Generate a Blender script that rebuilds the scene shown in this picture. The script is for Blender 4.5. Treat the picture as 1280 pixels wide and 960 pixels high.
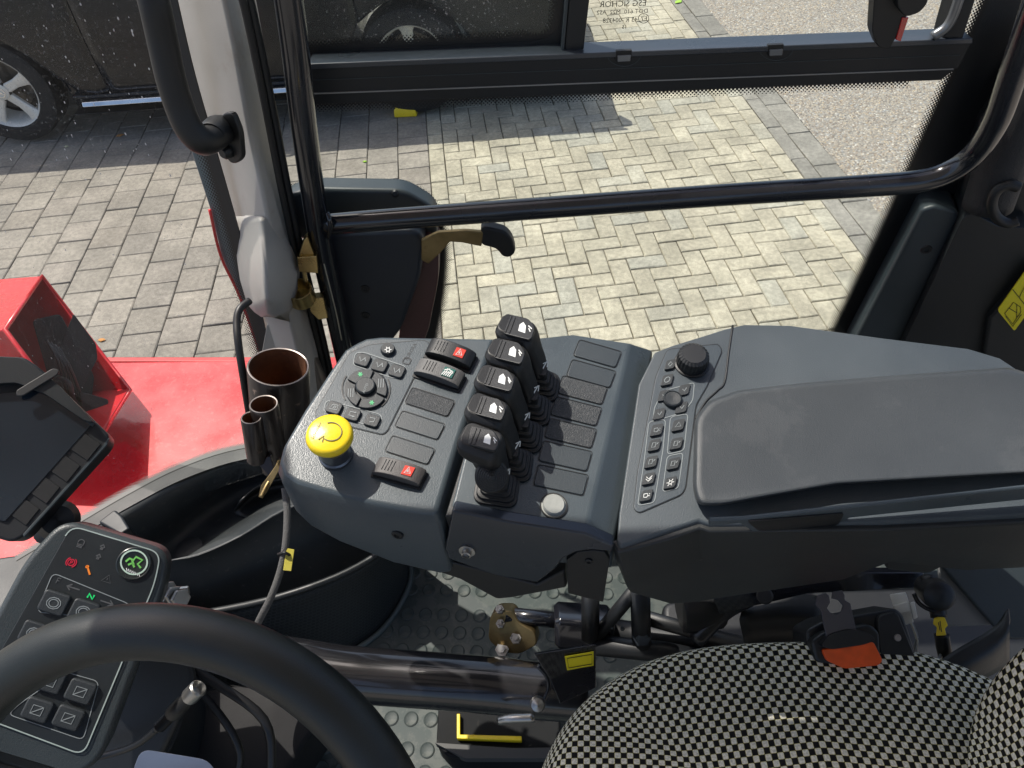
import bpy, bmesh, math, random
from mathutils import Vector, Matrix
from math import sin, cos, pi, radians
random.seed(7)
C = bpy.context.scene
for o in list(bpy.data.objects): bpy.data.objects.remove(o)
COL = C.collection

# ---------------- camera ----------------
F = 878.65; H = 2.44
NDN = Vector((0.05243354, 0.67541581, 0.73557067)).normalized()
ZC = -NDN
XC = (Vector((1, 0, 0)) - NDN * NDN.x).normalized()
YC = ZC.cross(XC)
W = Matrix((XC, YC, ZC))            # rows: world axes written in lens axes
EYE = Vector((0, 0, H))
cam_d = bpy.data.cameras.new('camera'); cam = bpy.data.objects.new('camera', cam_d); COL.objects.link(cam)
rx = W @ Vector((1, 0, 0)); ry = W @ Vector((0, -1, 0)); rz = W @ Vector((0, 0, -1))
M4 = Matrix(((rx.x, ry.x, rz.x, 0), (rx.y, ry.y, rz.y, 0), (rx.z, ry.z, rz.z, H), (0, 0, 0, 1)))
cam.matrix_world = M4
cam_d.sensor_width = 36; cam_d.lens = F / 1280 * 36; cam_d.clip_start = .02; cam_d.clip_end = 600
C.camera = cam
C.render.resolution_x = 1024; C.render.resolution_y = 768

# ---------------- sky and sun ----------------
SUN = Vector((-.42, .38, 1.0)).normalized()
wd = bpy.data.worlds.new('World'); C.world = wd; wd.use_nodes = True
nt = wd.node_tree
sk = nt.nodes.new('ShaderNodeTexSky'); sk.sky_type = 'NISHITA'; sk.sun_disc = False
sk.sun_elevation = math.asin(SUN.z); sk.sun_rotation = math.atan2(SUN.x, SUN.y)
sk.air_density = .8; sk.dust_density = 3.0; sk.ozone_density = .6
bg = nt.nodes['Background']; bg.inputs[1].default_value = .15
nt.links.new(sk.outputs[0], bg.inputs[0])
sl = bpy.data.lights.new('sun', 'SUN'); sl.energy = 4.2; sl.angle = radians(.5); sl.color = (1, .94, .85)
so = bpy.data.objects.new('sun', sl); COL.objects.link(so)
so.rotation_euler = SUN.to_track_quat('Z', 'Y').to_euler()
C.view_settings.view_transform = 'Standard'; C.view_settings.look = 'None'
C.view_settings.exposure = 0.35; C.view_settings.gamma = 1

# ---------------- rays: a photo direction meets a real plane of the cab ----------------
def ray(px, py): return W @ Vector(((px - 640) / F, (py - 480) / F, 1))
def Pz(px, py, z):
    d = ray(px, py); return EYE + d * ((z - H) / d.z)
def Py(px, py, y):
    d = ray(px, py); return EYE + d * (y / d.y)
def Pd(px, py, dep): return EYE + ray(px, py) * dep
class Plane:
    def __init__(s, p, n): s.p = p; s.n = n.normalized()
    def __call__(s, px, py, h=0):
        d = ray(px, py); q = s.p + s.n * h
        return EYE + d * ((q - EYE).dot(s.n) / d.dot(s.n))
    def z(s, px, py, h=0): return s(px, py, h).z
def plane3(a, b, c):
    n = (b - a).cross(c - a).normalized()
    if n.dot(EYE - a) < 0: n = -n
    return Plane(a, n)
def proj(p):
    v = W.transposed() @ (p - EYE)
    return (640 + F * v.x / v.z, 480 + F * v.y / v.z, v.z) if v.z > .05 else (-9999, -9999, v.z)

# ---------------- materials ----------------
MAT = {}
def nodes(m): return m.node_tree.nodes, m.node_tree.links
def mat(name, col, rough=.5, metal=0, bump=0, bscale=200, var=.12, vscale=8, coat=0, spec=.5, dirt=0, dirtcol=(.25, .23, .2), dscale=60, dthr=.62):
    if name in MAT: return MAT[name]
    m = bpy.data.materials.new(name); m.use_nodes = True
    N, L = nodes(m); b = N['Principled BSDF']
    b.inputs['Roughness'].default_value = rough; b.inputs['Metallic'].default_value = metal
    b.inputs['Specular IOR Level'].default_value = spec
    b.inputs['Coat Weight'].default_value = coat; b.inputs['Coat Roughness'].default_value = .08
    tc = N.new('ShaderNodeTexCoord'); ns = N.new('ShaderNodeTexNoise'); ns.inputs['Scale'].default_value = vscale
    ns.inputs['Detail'].default_value = 6; L.new(tc.outputs['Object'], ns.inputs['Vector'])
    mr = N.new('ShaderNodeMapRange'); mr.inputs[1].default_value = .3; mr.inputs[2].default_value = .7
    mr.inputs[3].default_value = 1 - var; mr.inputs[4].default_value = 1 + var; L.new(ns.outputs[0], mr.inputs[0])
    hs = N.new('ShaderNodeVectorMath'); hs.operation = 'SCALE'; hs.inputs[0].default_value = col
    L.new(mr.outputs[0], hs.inputs['Scale']); out = hs.outputs[0]
    mr2 = N.new('ShaderNodeMapRange'); mr2.inputs[1].default_value = .3; mr2.inputs[2].default_value = .7
    mr2.inputs[3].default_value = max(.02, rough - .08); mr2.inputs[4].default_value = min(1, rough + .1)
    L.new(ns.outputs[0], mr2.inputs[0]); L.new(mr2.outputs[0], b.inputs['Roughness'])
    if dirt:
        n2 = N.new('ShaderNodeTexNoise'); n2.inputs['Scale'].default_value = dscale; n2.inputs['Detail'].default_value = 8
        n2.inputs['Roughness'].default_value = .7
        L.new(tc.outputs['Object'], n2.inputs['Vector'])
        m3 = N.new('ShaderNodeMapRange'); m3.inputs[1].default_value = dthr; m3.inputs[2].default_value = dthr + .06
        m3.inputs[4].default_value = dirt; L.new(n2.outputs[0], m3.inputs[0])
        mx = N.new('ShaderNodeMix'); mx.data_type = 'RGBA'; L.new(m3.outputs[0], mx.inputs[0])
        L.new(out, mx.inputs[6]); mx.inputs[7].default_value = (*dirtcol, 1); out = mx.outputs[2]
    L.new(out, b.inputs['Base Color'])
    if bump:
        n3 = N.new('ShaderNodeTexNoise'); n3.inputs['Scale'].default_value = bscale; n3.inputs['Detail'].default_value = 3
        L.new(tc.outputs['Object'], n3.inputs['Vector'])
        bp = N.new('ShaderNodeBump'); bp.inputs['Strength'].default_value = bump; bp.inputs['Distance'].default_value = .001
        L.new(n3.outputs[0], bp.inputs['Height']); L.new(bp.outputs[0], b.inputs['Normal'])
    MAT[name] = m; return m
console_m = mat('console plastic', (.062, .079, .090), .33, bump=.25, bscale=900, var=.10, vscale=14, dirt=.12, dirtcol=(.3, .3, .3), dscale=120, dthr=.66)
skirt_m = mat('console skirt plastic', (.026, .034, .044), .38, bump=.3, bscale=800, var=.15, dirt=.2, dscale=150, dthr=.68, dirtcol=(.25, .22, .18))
inset_m = mat('switch blank plastic', (.035, .045, .052), .36, bump=.25, bscale=1200)
inset_shine = mat('worn blank plastic', (.03, .035, .04), .5, bump=1, bscale=900, dirt=.25, dscale=500, dthr=.55, dirtcol=(.2, .2, .2))
button_m = mat('button plastic', (.022, .027, .031), .5, bump=.3, bscale=900)
rocker_m = mat('rocker plastic', (.045, .045, .047), .55, bump=.4, bscale=900)
black_m = mat('black plastic', (.009, .0105, .0125), .45, bump=.2, bscale=1200, dirt=.12, dscale=180, dthr=.68)
rubber_m = mat('black rubber', (.009, .0095, .010), .48, bump=.2, bscale=1400)
gloss_m = mat('black gloss paint', (.012, .013, .017), .22, coat=.6, var=.3, dirt=.7, dscale=150, dthr=.705, dirtcol=(.5, .47, .4))
worn_m = mat('worn black paint', (.014, .014, .016), .35, coat=.3, dirt=.7, dscale=110, dthr=.66, dirtcol=(.35, .3, .24))
pad_m = mat('arm pad vinyl', (.040, .047, .053), .5, bump=.3, bscale=1000, var=.12, vscale=7, dirt=.06, dscale=12, dthr=.5, dirtcol=(.2, .2, .2))
house_m = mat('armrest housing plastic', (.058, .072, .083), .42, bump=.3, bscale=1000, var=.12, vscale=8)
lower_m = mat('armrest lower plastic', (.018, .021, .023), .42, bump=.25, bscale=1100, dirt=.25, dscale=40, dthr=.63, dirtcol=(.08, .075, .06))
pillar_m = mat('grey pillar vinyl', (.37, .355, .325), .55, bump=.35, bscale=800, var=.14, vscale=12, dirt=.25, dirtcol=(.24, .19, .14), dscale=14, dthr=.58)
pillar_s = mat('grey moulded plastic', (.36, .35, .325), .45, bump=.2, bscale=900, var=.08, dirt=.25, dirtcol=(.2, .17, .13), dscale=30, dthr=.6)
trim_m = mat('dark trim plastic', (.013, .0155, .017), .45, bump=.2, bscale=1200)
trimb_m = mat('blue grey trim plastic', (.035, .046, .052), .4, bump=.2, bscale=1200)
tub_m = mat('moulded tub plastic', (.042, .047, .049), .5, bump=.25, bscale=1100, var=.2, vscale=9, dirt=.2, dscale=70, dthr=.6)
red_m = mat('red paint', (.62, .012, .018), .3, coat=.5, var=.12, vscale=14, dirt=.18, dirtcol=(.75, .22, .2), dscale=75, dthr=.55)
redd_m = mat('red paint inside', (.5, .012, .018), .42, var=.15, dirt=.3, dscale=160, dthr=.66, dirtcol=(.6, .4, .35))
yellow_m = mat('yellow plastic', (.85, .62, .015), .32, var=.04, bump=.15)
ysign_m = mat('yellow sticker', (.80, .70, .02), .35, var=.03)
orange_m = mat('orange release plastic', (.85, .10, .012), .45, var=.15, vscale=60, dirt=.6, dirtcol=(.15, .05, .02), dscale=60, dthr=.60)
white_m = mat('white print', (.75, .77, .75), .5, var=.05)
wplast_m = mat('off white plastic', (.62, .60, .53), .5, var=.12, vscale=40, dirt=.3, dscale=60)
grey_pr = mat('grey print', (.24, .27, .28), .5, var=.05)
dkprint = mat('dark print', (.02, .02, .01), .5)
green_m = mat('green print', (.08, .5, .2), .5)
gled = mat('green lamp symbol', (.02, .75, .2), .4)
redp = mat('red print', (.65, .05, .03), .5)
redled = mat('red lamp symbol', (.55, .02, .05), .4)
orled = mat('orange lamp symbol', (.9, .25, .03), .4)
chrome_m = mat('zinc steel', (.42, .42, .41), .34, metal=1, var=.1, vscale=60)
brass_m = mat('yellow zinc plated steel', (.27, .20, .095), .42, metal=.9, var=.35, vscale=30, bump=.2, dirt=.3, dirtcol=(.1, .06, .03), dscale=60)
rust_m = mat('brown rusty inside', (.13, .05, .02), .8, var=.5, vscale=25, bump=.8, bscale=150)
rim_m = mat('bare steel rim edge', (.42, .37, .34), .45, metal=.6, var=.2, vscale=50)
tubep_m = mat('chipped dark paint', (.02, .015, .014), .35, coat=.3, dirt=.7, dirtcol=(.28, .2, .16), dscale=65, dthr=.60)
wheel_m = mat('steering wheel rubber', (.011, .014, .013), .40, bump=.22, bscale=1500, var=.2, vscale=18)
screen_m = mat('screen glass', (.012, .018, .026), .12, coat=.6, var=.3, vscale=5)
greyt_m = mat('grey fabric cable sleeve', (.10, .10, .10), .8, bump=1, bscale=600)
cable_m = mat('black cable', (.012, .012, .013), .45)
carp_m = mat('black car paint', (.006, .007, .010), .2, coat=.35, var=.2, spec=.3)
tyre_m = mat('tyre rubber', (.012, .012, .013), .75, bump=.5, bscale=120)
alloy_m = mat('silver alloy', (.72, .69, .63), .35, metal=.15, var=.06)
carchr = mat('car chrome trim', (.75, .76, .78), .2, metal=1)
cargl = mat('car window glass', (.01, .012, .014), .05, coat=1)
leaf_m = mat('dry leaf', (.5, .22, .06), .8)
redlens = mat('red lens', (.5, .01, .01), .15, coat=1)

def paver(name, cols, rough=.85, grime=.3):
    m = bpy.data.materials.new(name); m.use_nodes = True
    N, L = nodes(m); b = N['Principled BSDF']; b.inputs['Roughness'].default_value = rough
    g = N.new('ShaderNodeNewGeometry'); oi = N.new('ShaderNodeObjectInfo')
    ad = N.new('ShaderNodeMath'); ad.operation = 'ADD'; L.new(g.outputs['Random Per Island'], ad.inputs[0]); L.new(oi.outputs['Random'], ad.inputs[1])
    fr = N.new('ShaderNodeMath'); fr.operation = 'FRACT'; L.new(ad.outputs[0], fr.inputs[0])
    r = N.new('ShaderNodeValToRGB'); e = r.color_ramp.elements
    e[0].position = 0; e[0].color = (*cols[0], 1); e[1].position = 1; e[1].color = (*cols[-1], 1)
    for i, c in enumerate(cols[1:-1]):
        x = e.new((i + 1) / (len(cols) - 1)); x.color = (*c, 1)
    L.new(fr.outputs[0], r.inputs[0]); out = r.outputs[0]
    for sc, lo, hi, amt in ((300, .35, .65, .22), (38, .35, .7, .16), (7, .4, .7, .12), (2.2, .4, .65, .12)):
        n = N.new('ShaderNodeTexNoise'); n.inputs['Scale'].default_value = sc; n.inputs['Detail'].default_value = 4
        L.new(g.outputs['Position'], n.inputs['Vector'])
        mr = N.new('ShaderNodeMapRange'); mr.inputs[1].default_value = lo; mr.inputs[2].default_value = hi
        mr.inputs[3].default_value = 1 - amt; mr.inputs[4].default_value = 1 + amt; L.new(n.outputs[0], mr.inputs[0])
        v = N.new('ShaderNodeVectorMath'); v.operation = 'SCALE'; L.new(out, v.inputs[0]); L.new(mr.outputs[0], v.inputs['Scale']); out = v.outputs[0]
    n = N.new('ShaderNodeTexNoise'); n.inputs['Scale'].default_value = 9; n.inputs['Detail'].default_value = 8; n.inputs['Roughness'].default_value = .75
    L.new(g.outputs['Position'], n.inputs['Vector'])
    mr = N.new('ShaderNodeMapRange'); mr.inputs[1].default_value = .58; mr.inputs[2].default_value = .72; mr.inputs[4].default_value = grime; L.new(n.outputs[0], mr.inputs[0])
    mx = N.new('ShaderNodeMix'); mx.data_type = 'RGBA'; L.new(mr.outputs[0], mx.inputs[0]); L.new(out, mx.inputs[6]); mx.inputs[7].default_value = (.16, .14, .11, 1)
    L.new(mx.outputs[2], b.inputs['Base Color'])
    n = N.new('ShaderNodeTexNoise'); n.inputs['Scale'].default_value = 260; n.inputs['Detail'].default_value = 3; L.new(g.outputs['Position'], n.inputs['Vector'])
    bp = N.new('ShaderNodeBump'); bp.inputs['Strength'].default_value = .5; bp.inputs['Distance'].default_value = .003
    L.new(n.outputs[0], bp.inputs['Height']); L.new(bp.outputs[0], b.inputs['Normal'])
    return m
yel_pave = paver('yellow concrete paver', [(.415, .375, .285), (.40, .36, .275), (.385, .35, .268), (.425, .385, .295), (.345, .33, .275), (.40, .36, .275), (.37, .335, .255), (.41, .37, .285)])
gry_pave = paver('grey concrete paver', [(.25, .222, .188), (.275, .245, .208), (.232, .208, .180), (.26, .228, .192), (.285, .255, .218), (.245, .215, .185)])
kerb_pave = paver('grey kerb concrete', [(.235, .22, .19), (.27, .252, .218), (.215, .202, .176)])
sand_m = mat('joint sand', (.10, .085, .06), .95, bump=.6, bscale=300, var=.3, vscale=6)

def glass(name, dust, tint=(.93, .96, .95), speck=.5):
    m = bpy.data.materials.new(name); m.use_nodes = True; N, L = nodes(m)
    N.remove(N['Principled BSDF']); out = N['Material Output']
    t = N.new('ShaderNodeBsdfTransparent'); t.inputs[0].default_value = (*tint, 1)
    g = N.new('ShaderNodeBsdfGlossy'); g.inputs['Roughness'].default_value = .02
    fz = N.new('ShaderNodeFresnel'); fz.inputs[0].default_value = 1.22
    gb = N.new('ShaderNodeNewGeometry'); iv = N.new('ShaderNodeMath'); iv.operation = 'SUBTRACT'; iv.inputs[0].default_value = 1; L.new(gb.outputs['Backfacing'], iv.inputs[1])
    fm = N.new('ShaderNodeMath'); fm.operation = 'MULTIPLY'; L.new(fz.outputs[0], fm.inputs[0]); L.new(iv.outputs[0], fm.inputs[1])
    mx = N.new('ShaderNodeMixShader'); L.new(fm.outputs[0], mx.inputs[0]); L.new(t.outputs[0], mx.inputs[1]); L.new(g.outputs[0], mx.inputs[2])
    d = N.new('ShaderNodeBsdfDiffuse'); d.inputs[0].default_value = (.75, .73, .7, 1)
    tc = N.new('ShaderNodeTexCoord')
    n1 = N.new('ShaderNodeTexNoise'); n1.inputs['Scale'].default_value = 5; n1.inputs['Detail'].default_value = 6; L.new(tc.outputs['Object'], n1.inputs[0])
    n2 = N.new('ShaderNodeTexNoise'); n2.inputs['Scale'].default_value = 350; n2.inputs['Detail'].default_value = 2; L.new(tc.outputs['Object'], n2.inputs[0])
    a = N.new('ShaderNodeMapRange'); a.inputs[1].default_value = .62; a.inputs[2].default_value = .78; a.inputs[4].default_value = speck; L.new(n2.outputs[0], a.inputs[0])
    b = N.new('ShaderNodeMapRange'); b.inputs[1].default_value = .35; b.inputs[2].default_value = .7; b.inputs[3].default_value = .15; b.inputs[4].default_value = 1; L.new(n1.outputs[0], b.inputs[0])
    ml = N.new('ShaderNodeMath'); ml.operation = 'MULTIPLY'; L.new(a.outputs[0], ml.inputs[0]); L.new(b.outputs[0], ml.inputs[1])
    ad = N.new('ShaderNodeMath'); ad.operation = 'MULTIPLY_ADD'; L.new(b.outputs[0], ad.inputs[0]); ad.inputs[1].default_value = dust; L.new(ml.outputs[0], ad.inputs[2])
    m2 = N.new('ShaderNodeMixShader'); L.new(ad.outputs[0], m2.inputs[0]); L.new(mx.outputs[0], m2.inputs[1]); L.new(d.outputs[0], m2.inputs[2])
    L.new(m2.outputs[0], out.inputs[0]); return m
side_glass = glass('side window glass', .006, speck=.12)
slide_glass = glass('dusty sliding glass', .05, (.75, .78, .78), speck=.5)
wind_glass = glass('dusty windscreen glass', .004, (.95, .97, .96), speck=.5)

def frit():
    m = bpy.data.materials.new('black dotted frit print'); m.use_nodes = True; N, L = nodes(m)
    b = N['Principled BSDF']; b.inputs['Base Color'].default_value = (.008, .008, .009, 1); b.inputs['Roughness'].default_value = .4
    uv = N.new('ShaderNodeUVMap'); sp = N.new('ShaderNodeSeparateXYZ'); L.new(uv.outputs[0], sp.inputs[0])
    def mth(op, a, b2=None, v=None):
        n = N.new('ShaderNodeMath'); n.operation = op; L.new(a, n.inputs[0])
        if b2 is not None: L.new(b2, n.inputs[1])
        if v is not None: n.inputs[1].default_value = v
        return n.outputs[0]
    def dots(off):
        du = mth('SUBTRACT', mth('FRACT', mth('ADD', sp.outputs[0], v=off)), v=.5)
        dv = mth('SUBTRACT', mth('FRACT', mth('ADD', sp.outputs[1], v=off)), v=.5)
        return mth('SQRT', mth('ADD', mth('MULTIPLY', du, du), mth('MULTIPLY', dv, dv)))
    d = mth('MINIMUM', dots(0), dots(.5))
    rmax = N.new('ShaderNodeAttribute'); rmax.attribute_name = 'rad'
    lt = mth('LESS_THAN', d, rmax.outputs['Fac'])
    tr = N.new('ShaderNodeBsdfTransparent'); mx = N.new('ShaderNodeMixShader')
    L.new(lt, mx.inputs[0]); L.new(tr.outputs[0], mx.inputs[1]); L.new(b.outputs[0], mx.inputs[2]); L.new(mx.outputs[0], N['Material Output'].inputs[0])
    return m
frit_m = frit()

# ---------------- object helpers ----------------
WL = {}
def thing(name, label, cat, loc=None, group=None):
    o = bpy.data.objects.new(name, None); o.empty_display_size = .05; COL.objects.link(o)
    o.location = loc if loc else (0, 0, 0); WL[o.name] = Vector(o.location)
    o['label'] = label; o['category'] = cat
    if group: o['group'] = group
    return o
def tag(o, label, cat, group=None):
    o['label'] = label; o['category'] = cat
    if group: o['group'] = group
    return o
def ob(name, verts, faces, m, parent=None, smooth=True, bevel=0, seg=2, uv=None, sub=0, solid=0, kind=None, recalc=True, soff=-1):
    verts = [Vector(v) for v in verts]
    if parent is not None: org = WL[parent.name]
    else:
        org = sum(verts, Vector()) / len(verts); org = Vector((org.x, org.y, min(v.z for v in verts)))
    me = bpy.data.meshes.new(name); me.from_pydata([v - org for v in verts], [], faces)
    if uv is not None:
        lay = me.uv_layers.new(name='UVMap')
        for l in me.loops: lay.data[l.index].uv = uv[l.vertex_index]
    if recalc:
        bm = bmesh.new(); bm.from_mesh(me); bmesh.ops.recalc_face_normals(bm, faces=bm.faces); bm.to_mesh(me); bm.free()
    me.materials.append(m)
    if smooth:
        for p in me.polygons: p.use_smooth = True
    o = bpy.data.objects.new(name, me); COL.objects.link(o)
    if parent is not None: o.parent = parent; WL[o.name] = org
    else: o.location = org; WL[o.name] = org
    if solid:
        s = o.modifiers.new('s', 'SOLIDIFY'); s.thickness = solid; s.offset = soff
    if bevel:
        b = o.modifiers.new('b', 'BEVEL'); b.width = bevel; b.segments = seg; b.limit_method = 'ANGLE'; b.angle_limit = radians(32); b.harden_normals = True
        b.use_clamp_overlap = True
    if sub:
        s = o.modifiers.new('u', 'SUBSURF'); s.levels = s.render_levels = sub
    if kind: o['kind'] = kind
    return o
def rnd(poly, r, seg=4):
    out = []; n = len(poly)
    for i in range(n):
        p = Vector(poly[i]).to_2d(); a = Vector(poly[i - 1]).to_2d(); b = Vector(poly[(i + 1) % n]).to_2d()
        da = (a - p); db = (b - p); rr = min(r, da.length * .48, db.length * .48)
        s = p + da.normalized() * rr; e = p + db.normalized() * rr
        for k in range(seg + 1):
            t = k / seg; q = s * (1 - t) ** 2 + p * 2 * t * (1 - t) + e * t * t; out.append((q.x, q.y))
    return out
def prism(name, top, vec, m, parent=None, bevel=.001, seg=2, **k):
    n = len(top); vec = Vector(vec)
    v = list(top) + [p + vec for p in top]
    f = [list(range(n)), list(range(2 * n - 1, n - 1, -1))] + [[i, i + n, (i + 1) % n + n, (i + 1) % n] for i in range(n)]
    if not bevel: k.setdefault('smooth', False)
    return ob(name, v, f, m, parent, bevel=bevel, seg=seg, **k)
def slab(name, px, pl, ht, hb, m, parent=None, bevel=.001, seg=2, r=0, **k):
    if r: px = rnd(px, r)
    return prism(name, [pl(x, y, ht) for x, y in px], -pl.n * (ht - hb), m, parent, bevel, seg, **k)
def para(cx, cy, u, v, r=0):
    p = [(cx - u[0] - v[0], cy - u[1] - v[1]), (cx + u[0] - v[0], cy + u[1] - v[1]), (cx + u[0] + v[0], cy + u[1] + v[1]), (cx - u[0] + v[0], cy - u[1] + v[1])]
    return rnd(p, r) if r else p
def crom(pts, n):
    P = [Vector(p) for p in pts]; P = [P[0] * 2 - P[1]] + P + [P[-1] * 2 - P[-2]]; out = []
    for i in range(1, len(P) - 2):
        for k in range(n):
            t = k / n; a, b, c, d = P[i - 1], P[i], P[i + 1], P[i + 2]
            out.append(.5 * ((2 * b) + (c - a) * t + (2 * a - 5 * b + 4 * c - d) * t * t + (3 * b - a - 3 * c + d) * t ** 3))
    out.append(P[-2]); return out
def tube(name, pts, r, m, parent=None, n=14, smooth=6, cap=True, closed=False, **k):
    rs = r if isinstance(r, (list, tuple)) else None
    if smooth:
        if closed: pts = list(pts) + [pts[0]]
        Q = crom(pts, smooth)
        if rs: rs = [rs[min(int(i / smooth), len(rs) - 1)] * (1 - (i / smooth) % 1) + rs[min(int(i / smooth) + 1, len(rs) - 1)] * ((i / smooth) % 1) for i in range(len(Q))]
        if closed: Q = Q[:-1]
    else: Q = [Vector(p) for p in pts]
    V = []; Fc = []; nrm = None; N_ = len(Q)
    for i, q in enumerate(Q):
        if closed: t = (Q[(i + 1) % N_] - Q[i - 1]).normalized()
        else: t = (Q[min(i + 1, N_ - 1)] - Q[max(i - 1, 0)]).normalized()
        if nrm is None:
            nrm = t.cross(Vector((0, 0, 1)));
            if nrm.length < .05: nrm = t.cross(Vector((0, 1, 0)))
        nrm = (nrm - t * nrm.dot(t)).normalized(); bn = t.cross(nrm)
        rr = rs[i] if rs else r
        for k2 in range(n):
            a = 2 * pi * k2 / n; V.append(q + (nrm * cos(a) + bn * sin(a)) * rr)
    for i in range(N_ - (0 if closed else 1)):
        j = (i + 1) % N_
        for k2 in range(n): Fc.append([i * n + k2, i * n + (k2 + 1) % n, j * n + (k2 + 1) % n, j * n + k2])
    if cap and not closed: Fc += [list(range(n))[::-1], list(range((N_ - 1) * n, N_ * n))]
    o = ob(name, V, Fc, m, parent, **k)
    return o
def frame_of(n):
    n = n.normalized(); a = Vector((1, 0, 0)) if abs(n.x) < .8 else Vector((0, 1, 0))
    x = (a - n * a.dot(n)).normalized(); return x, n.cross(x), n
def lathe(name, base, axis, prof, m, parent=None, n=28, cap=True, sharp=False, **k):
    x, y, z = frame_of(axis); V = []; Fc = []
    for r, h in prof:
        for i in range(n):
            a = 2 * pi * i / n; V.append(base + x * cos(a) * r + y * sin(a) * r + z * h)
    for j in range(len(prof) - 1):
        for i in range(n): Fc.append([j * n + i, j * n + (i + 1) % n, (j + 1) * n + (i + 1) % n, (j + 1) * n + i])
    if cap: Fc += [list(range(n))[::-1], list(range((len(prof) - 1) * n, len(prof) * n))]
    o = ob(name, V, Fc, m, parent, **k)
    if not k.get('bevel'):
        me = o.data; me.set_sharp_from_angle(angle=radians(40))
    return o
def sheet(name, rows, m, parent=None, n=4, solid=.003, su=True, sv=True, **k):
    """rows of points, smoothed both ways, given thickness"""
    if su: rows = [crom(r, n) for r in rows]
    if sv:
        cols = [crom([r[i] for r in rows], n) for i in range(len(rows[0]))]; rows = [[c[j] for c in cols] for j in range(len(cols[0]))]
    w = len(rows[0]); V = [p for r in rows for p in r]
    Fc = [[j * w + i, j * w + i + 1, (j + 1) * w + i + 1, (j + 1) * w + i] for j in range(len(rows) - 1) for i in range(w - 1)]
    return ob(name, V, Fc, m, parent, solid=solid, **k)
def solid_rows(name, rows, m, parent=None, bevel=.002, seg=3, **k):
    """closed body from rings of equal length"""
    n = len(rows[0]); V = [p for r in rows for p in r]; Fc = []
    for j in range(len(rows) - 1):
        for i in range(n): Fc.append([j * n + i, j * n + (i + 1) % n, (j + 1) * n + (i + 1) % n, (j + 1) * n + i])
    Fc += [list(range(n))[::-1], list(range((len(rows) - 1) * n, len(rows) * n))]
    return ob(name, V, Fc, m, parent, bevel=bevel, seg=seg, **k)
def box(name, c, sx, sy, sz, ax, m, parent=None, bevel=.001, **k):
    x, y, z = ax; V = [c + x * (i * sx / 2) + y * (j * sy / 2) + z * (l * sz / 2) for l in (-1, 1) for i, j in ((-1, -1), (1, -1), (1, 1), (-1, 1))]
    Fc = [[3, 2, 1, 0], [4, 5, 6, 7]] + [[i, (i + 1) % 4, (i + 1) % 4 + 4, i + 4] for i in range(4)]
    return ob(name, V, Fc, m, parent, bevel=bevel, **k)
AX = (Vector((1, 0, 0)), Vector((0, 1, 0)), Vector((0, 0, 1)))
def strokes(name, lines, wpx, pl, h, m, parent=None, th=.0003):
    """printed or moulded line art: each polyline a thin flat ribbon on a plane"""
    V = []; Fc = []
    for ln in lines:
        Q = [Vector(p).to_2d() for p in ln]
        closed = (Q[0] - Q[-1]).length < .01 and len(Q) > 2
        if closed: Q = Q[:-1]
        n = len(Q); L_, R_ = [], []
        for i, q in enumerate(Q):
            a = Q[i - 1] if (i > 0 or closed) else q; b = Q[(i + 1) % n] if (i < n - 1 or closed) else q
            t = (b - a); t = t.normalized() if t.length > 1e-6 else Vector((1, 0)); nn = Vector((-t.y, t.x)) * wpx / 2
            L_.append(q + nn); R_.append(q - nn)
        b0 = len(V)
        for l, r_ in zip(L_, R_):
            for hh in (h + th, h): V += [pl(l.x, l.y, hh), pl(r_.x, r_.y, hh)]
        for i in range(n if closed else n - 1):
            a = b0 + 4 * i; c = b0 + 4 * ((i + 1) % n)
            Fc += [[a, a + 1, c + 1, c], [a + 2, c + 2, c + 3, a + 3], [a, c, c + 2, a + 2], [a + 1, a + 3, c + 3, c + 1]]
    return ob(name, V, Fc, m, parent, smooth=False)
def circ(cx, cy, rx_, ry_=None, a0=0, a1=360, n=18, rot=0):
    ry_ = ry_ or rx_; o = []
    for i in range(n + 1):
        a = radians(a0 + (a1 - a0) * i / n); x = rx_ * cos(a); y = ry_ * sin(a); c, s = cos(radians(rot)), sin(radians(rot))
        o.append((cx + x * c - y * s, cy + x * s + y * c))
    return o
def text(name, s, pl, o2, u2, v2, size, h, m, parent=None, mirror=False):
    """lettering: o2 origin px, u2 px direction of reading, v2 px direction of letter tops, size px per em"""
    cu = bpy.data.curves.new(name, 'FONT'); cu.body = s; cu.size = 1; cu.extrude = 0; cu.resolution_u = 2
    t = bpy.data.objects.new(name, cu); COL.objects.link(t); bpy.context.view_layer.update()
    dg = bpy.context.evaluated_depsgraph_get(); me0 = bpy.data.meshes.new_from_object(t.evaluated_get(dg))
    bpy.data.objects.remove(t)
    u = Vector(u2).normalized(); v = Vector(v2).normalized(); V = []
    for q in me0.vertices:
        x, y = q.co.x * size * (-1 if mirror else 1), q.co.y * size
        V.append(pl(o2[0] + u.x * x + v.x * y, o2[1] + u.y * x + v.y * y, h))
    Fc = [list(p.vertices) for p in me0.polygons]; bpy.data.meshes.remove(me0)
    return ob(name, V, Fc, m, parent, smooth=False)
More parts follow.
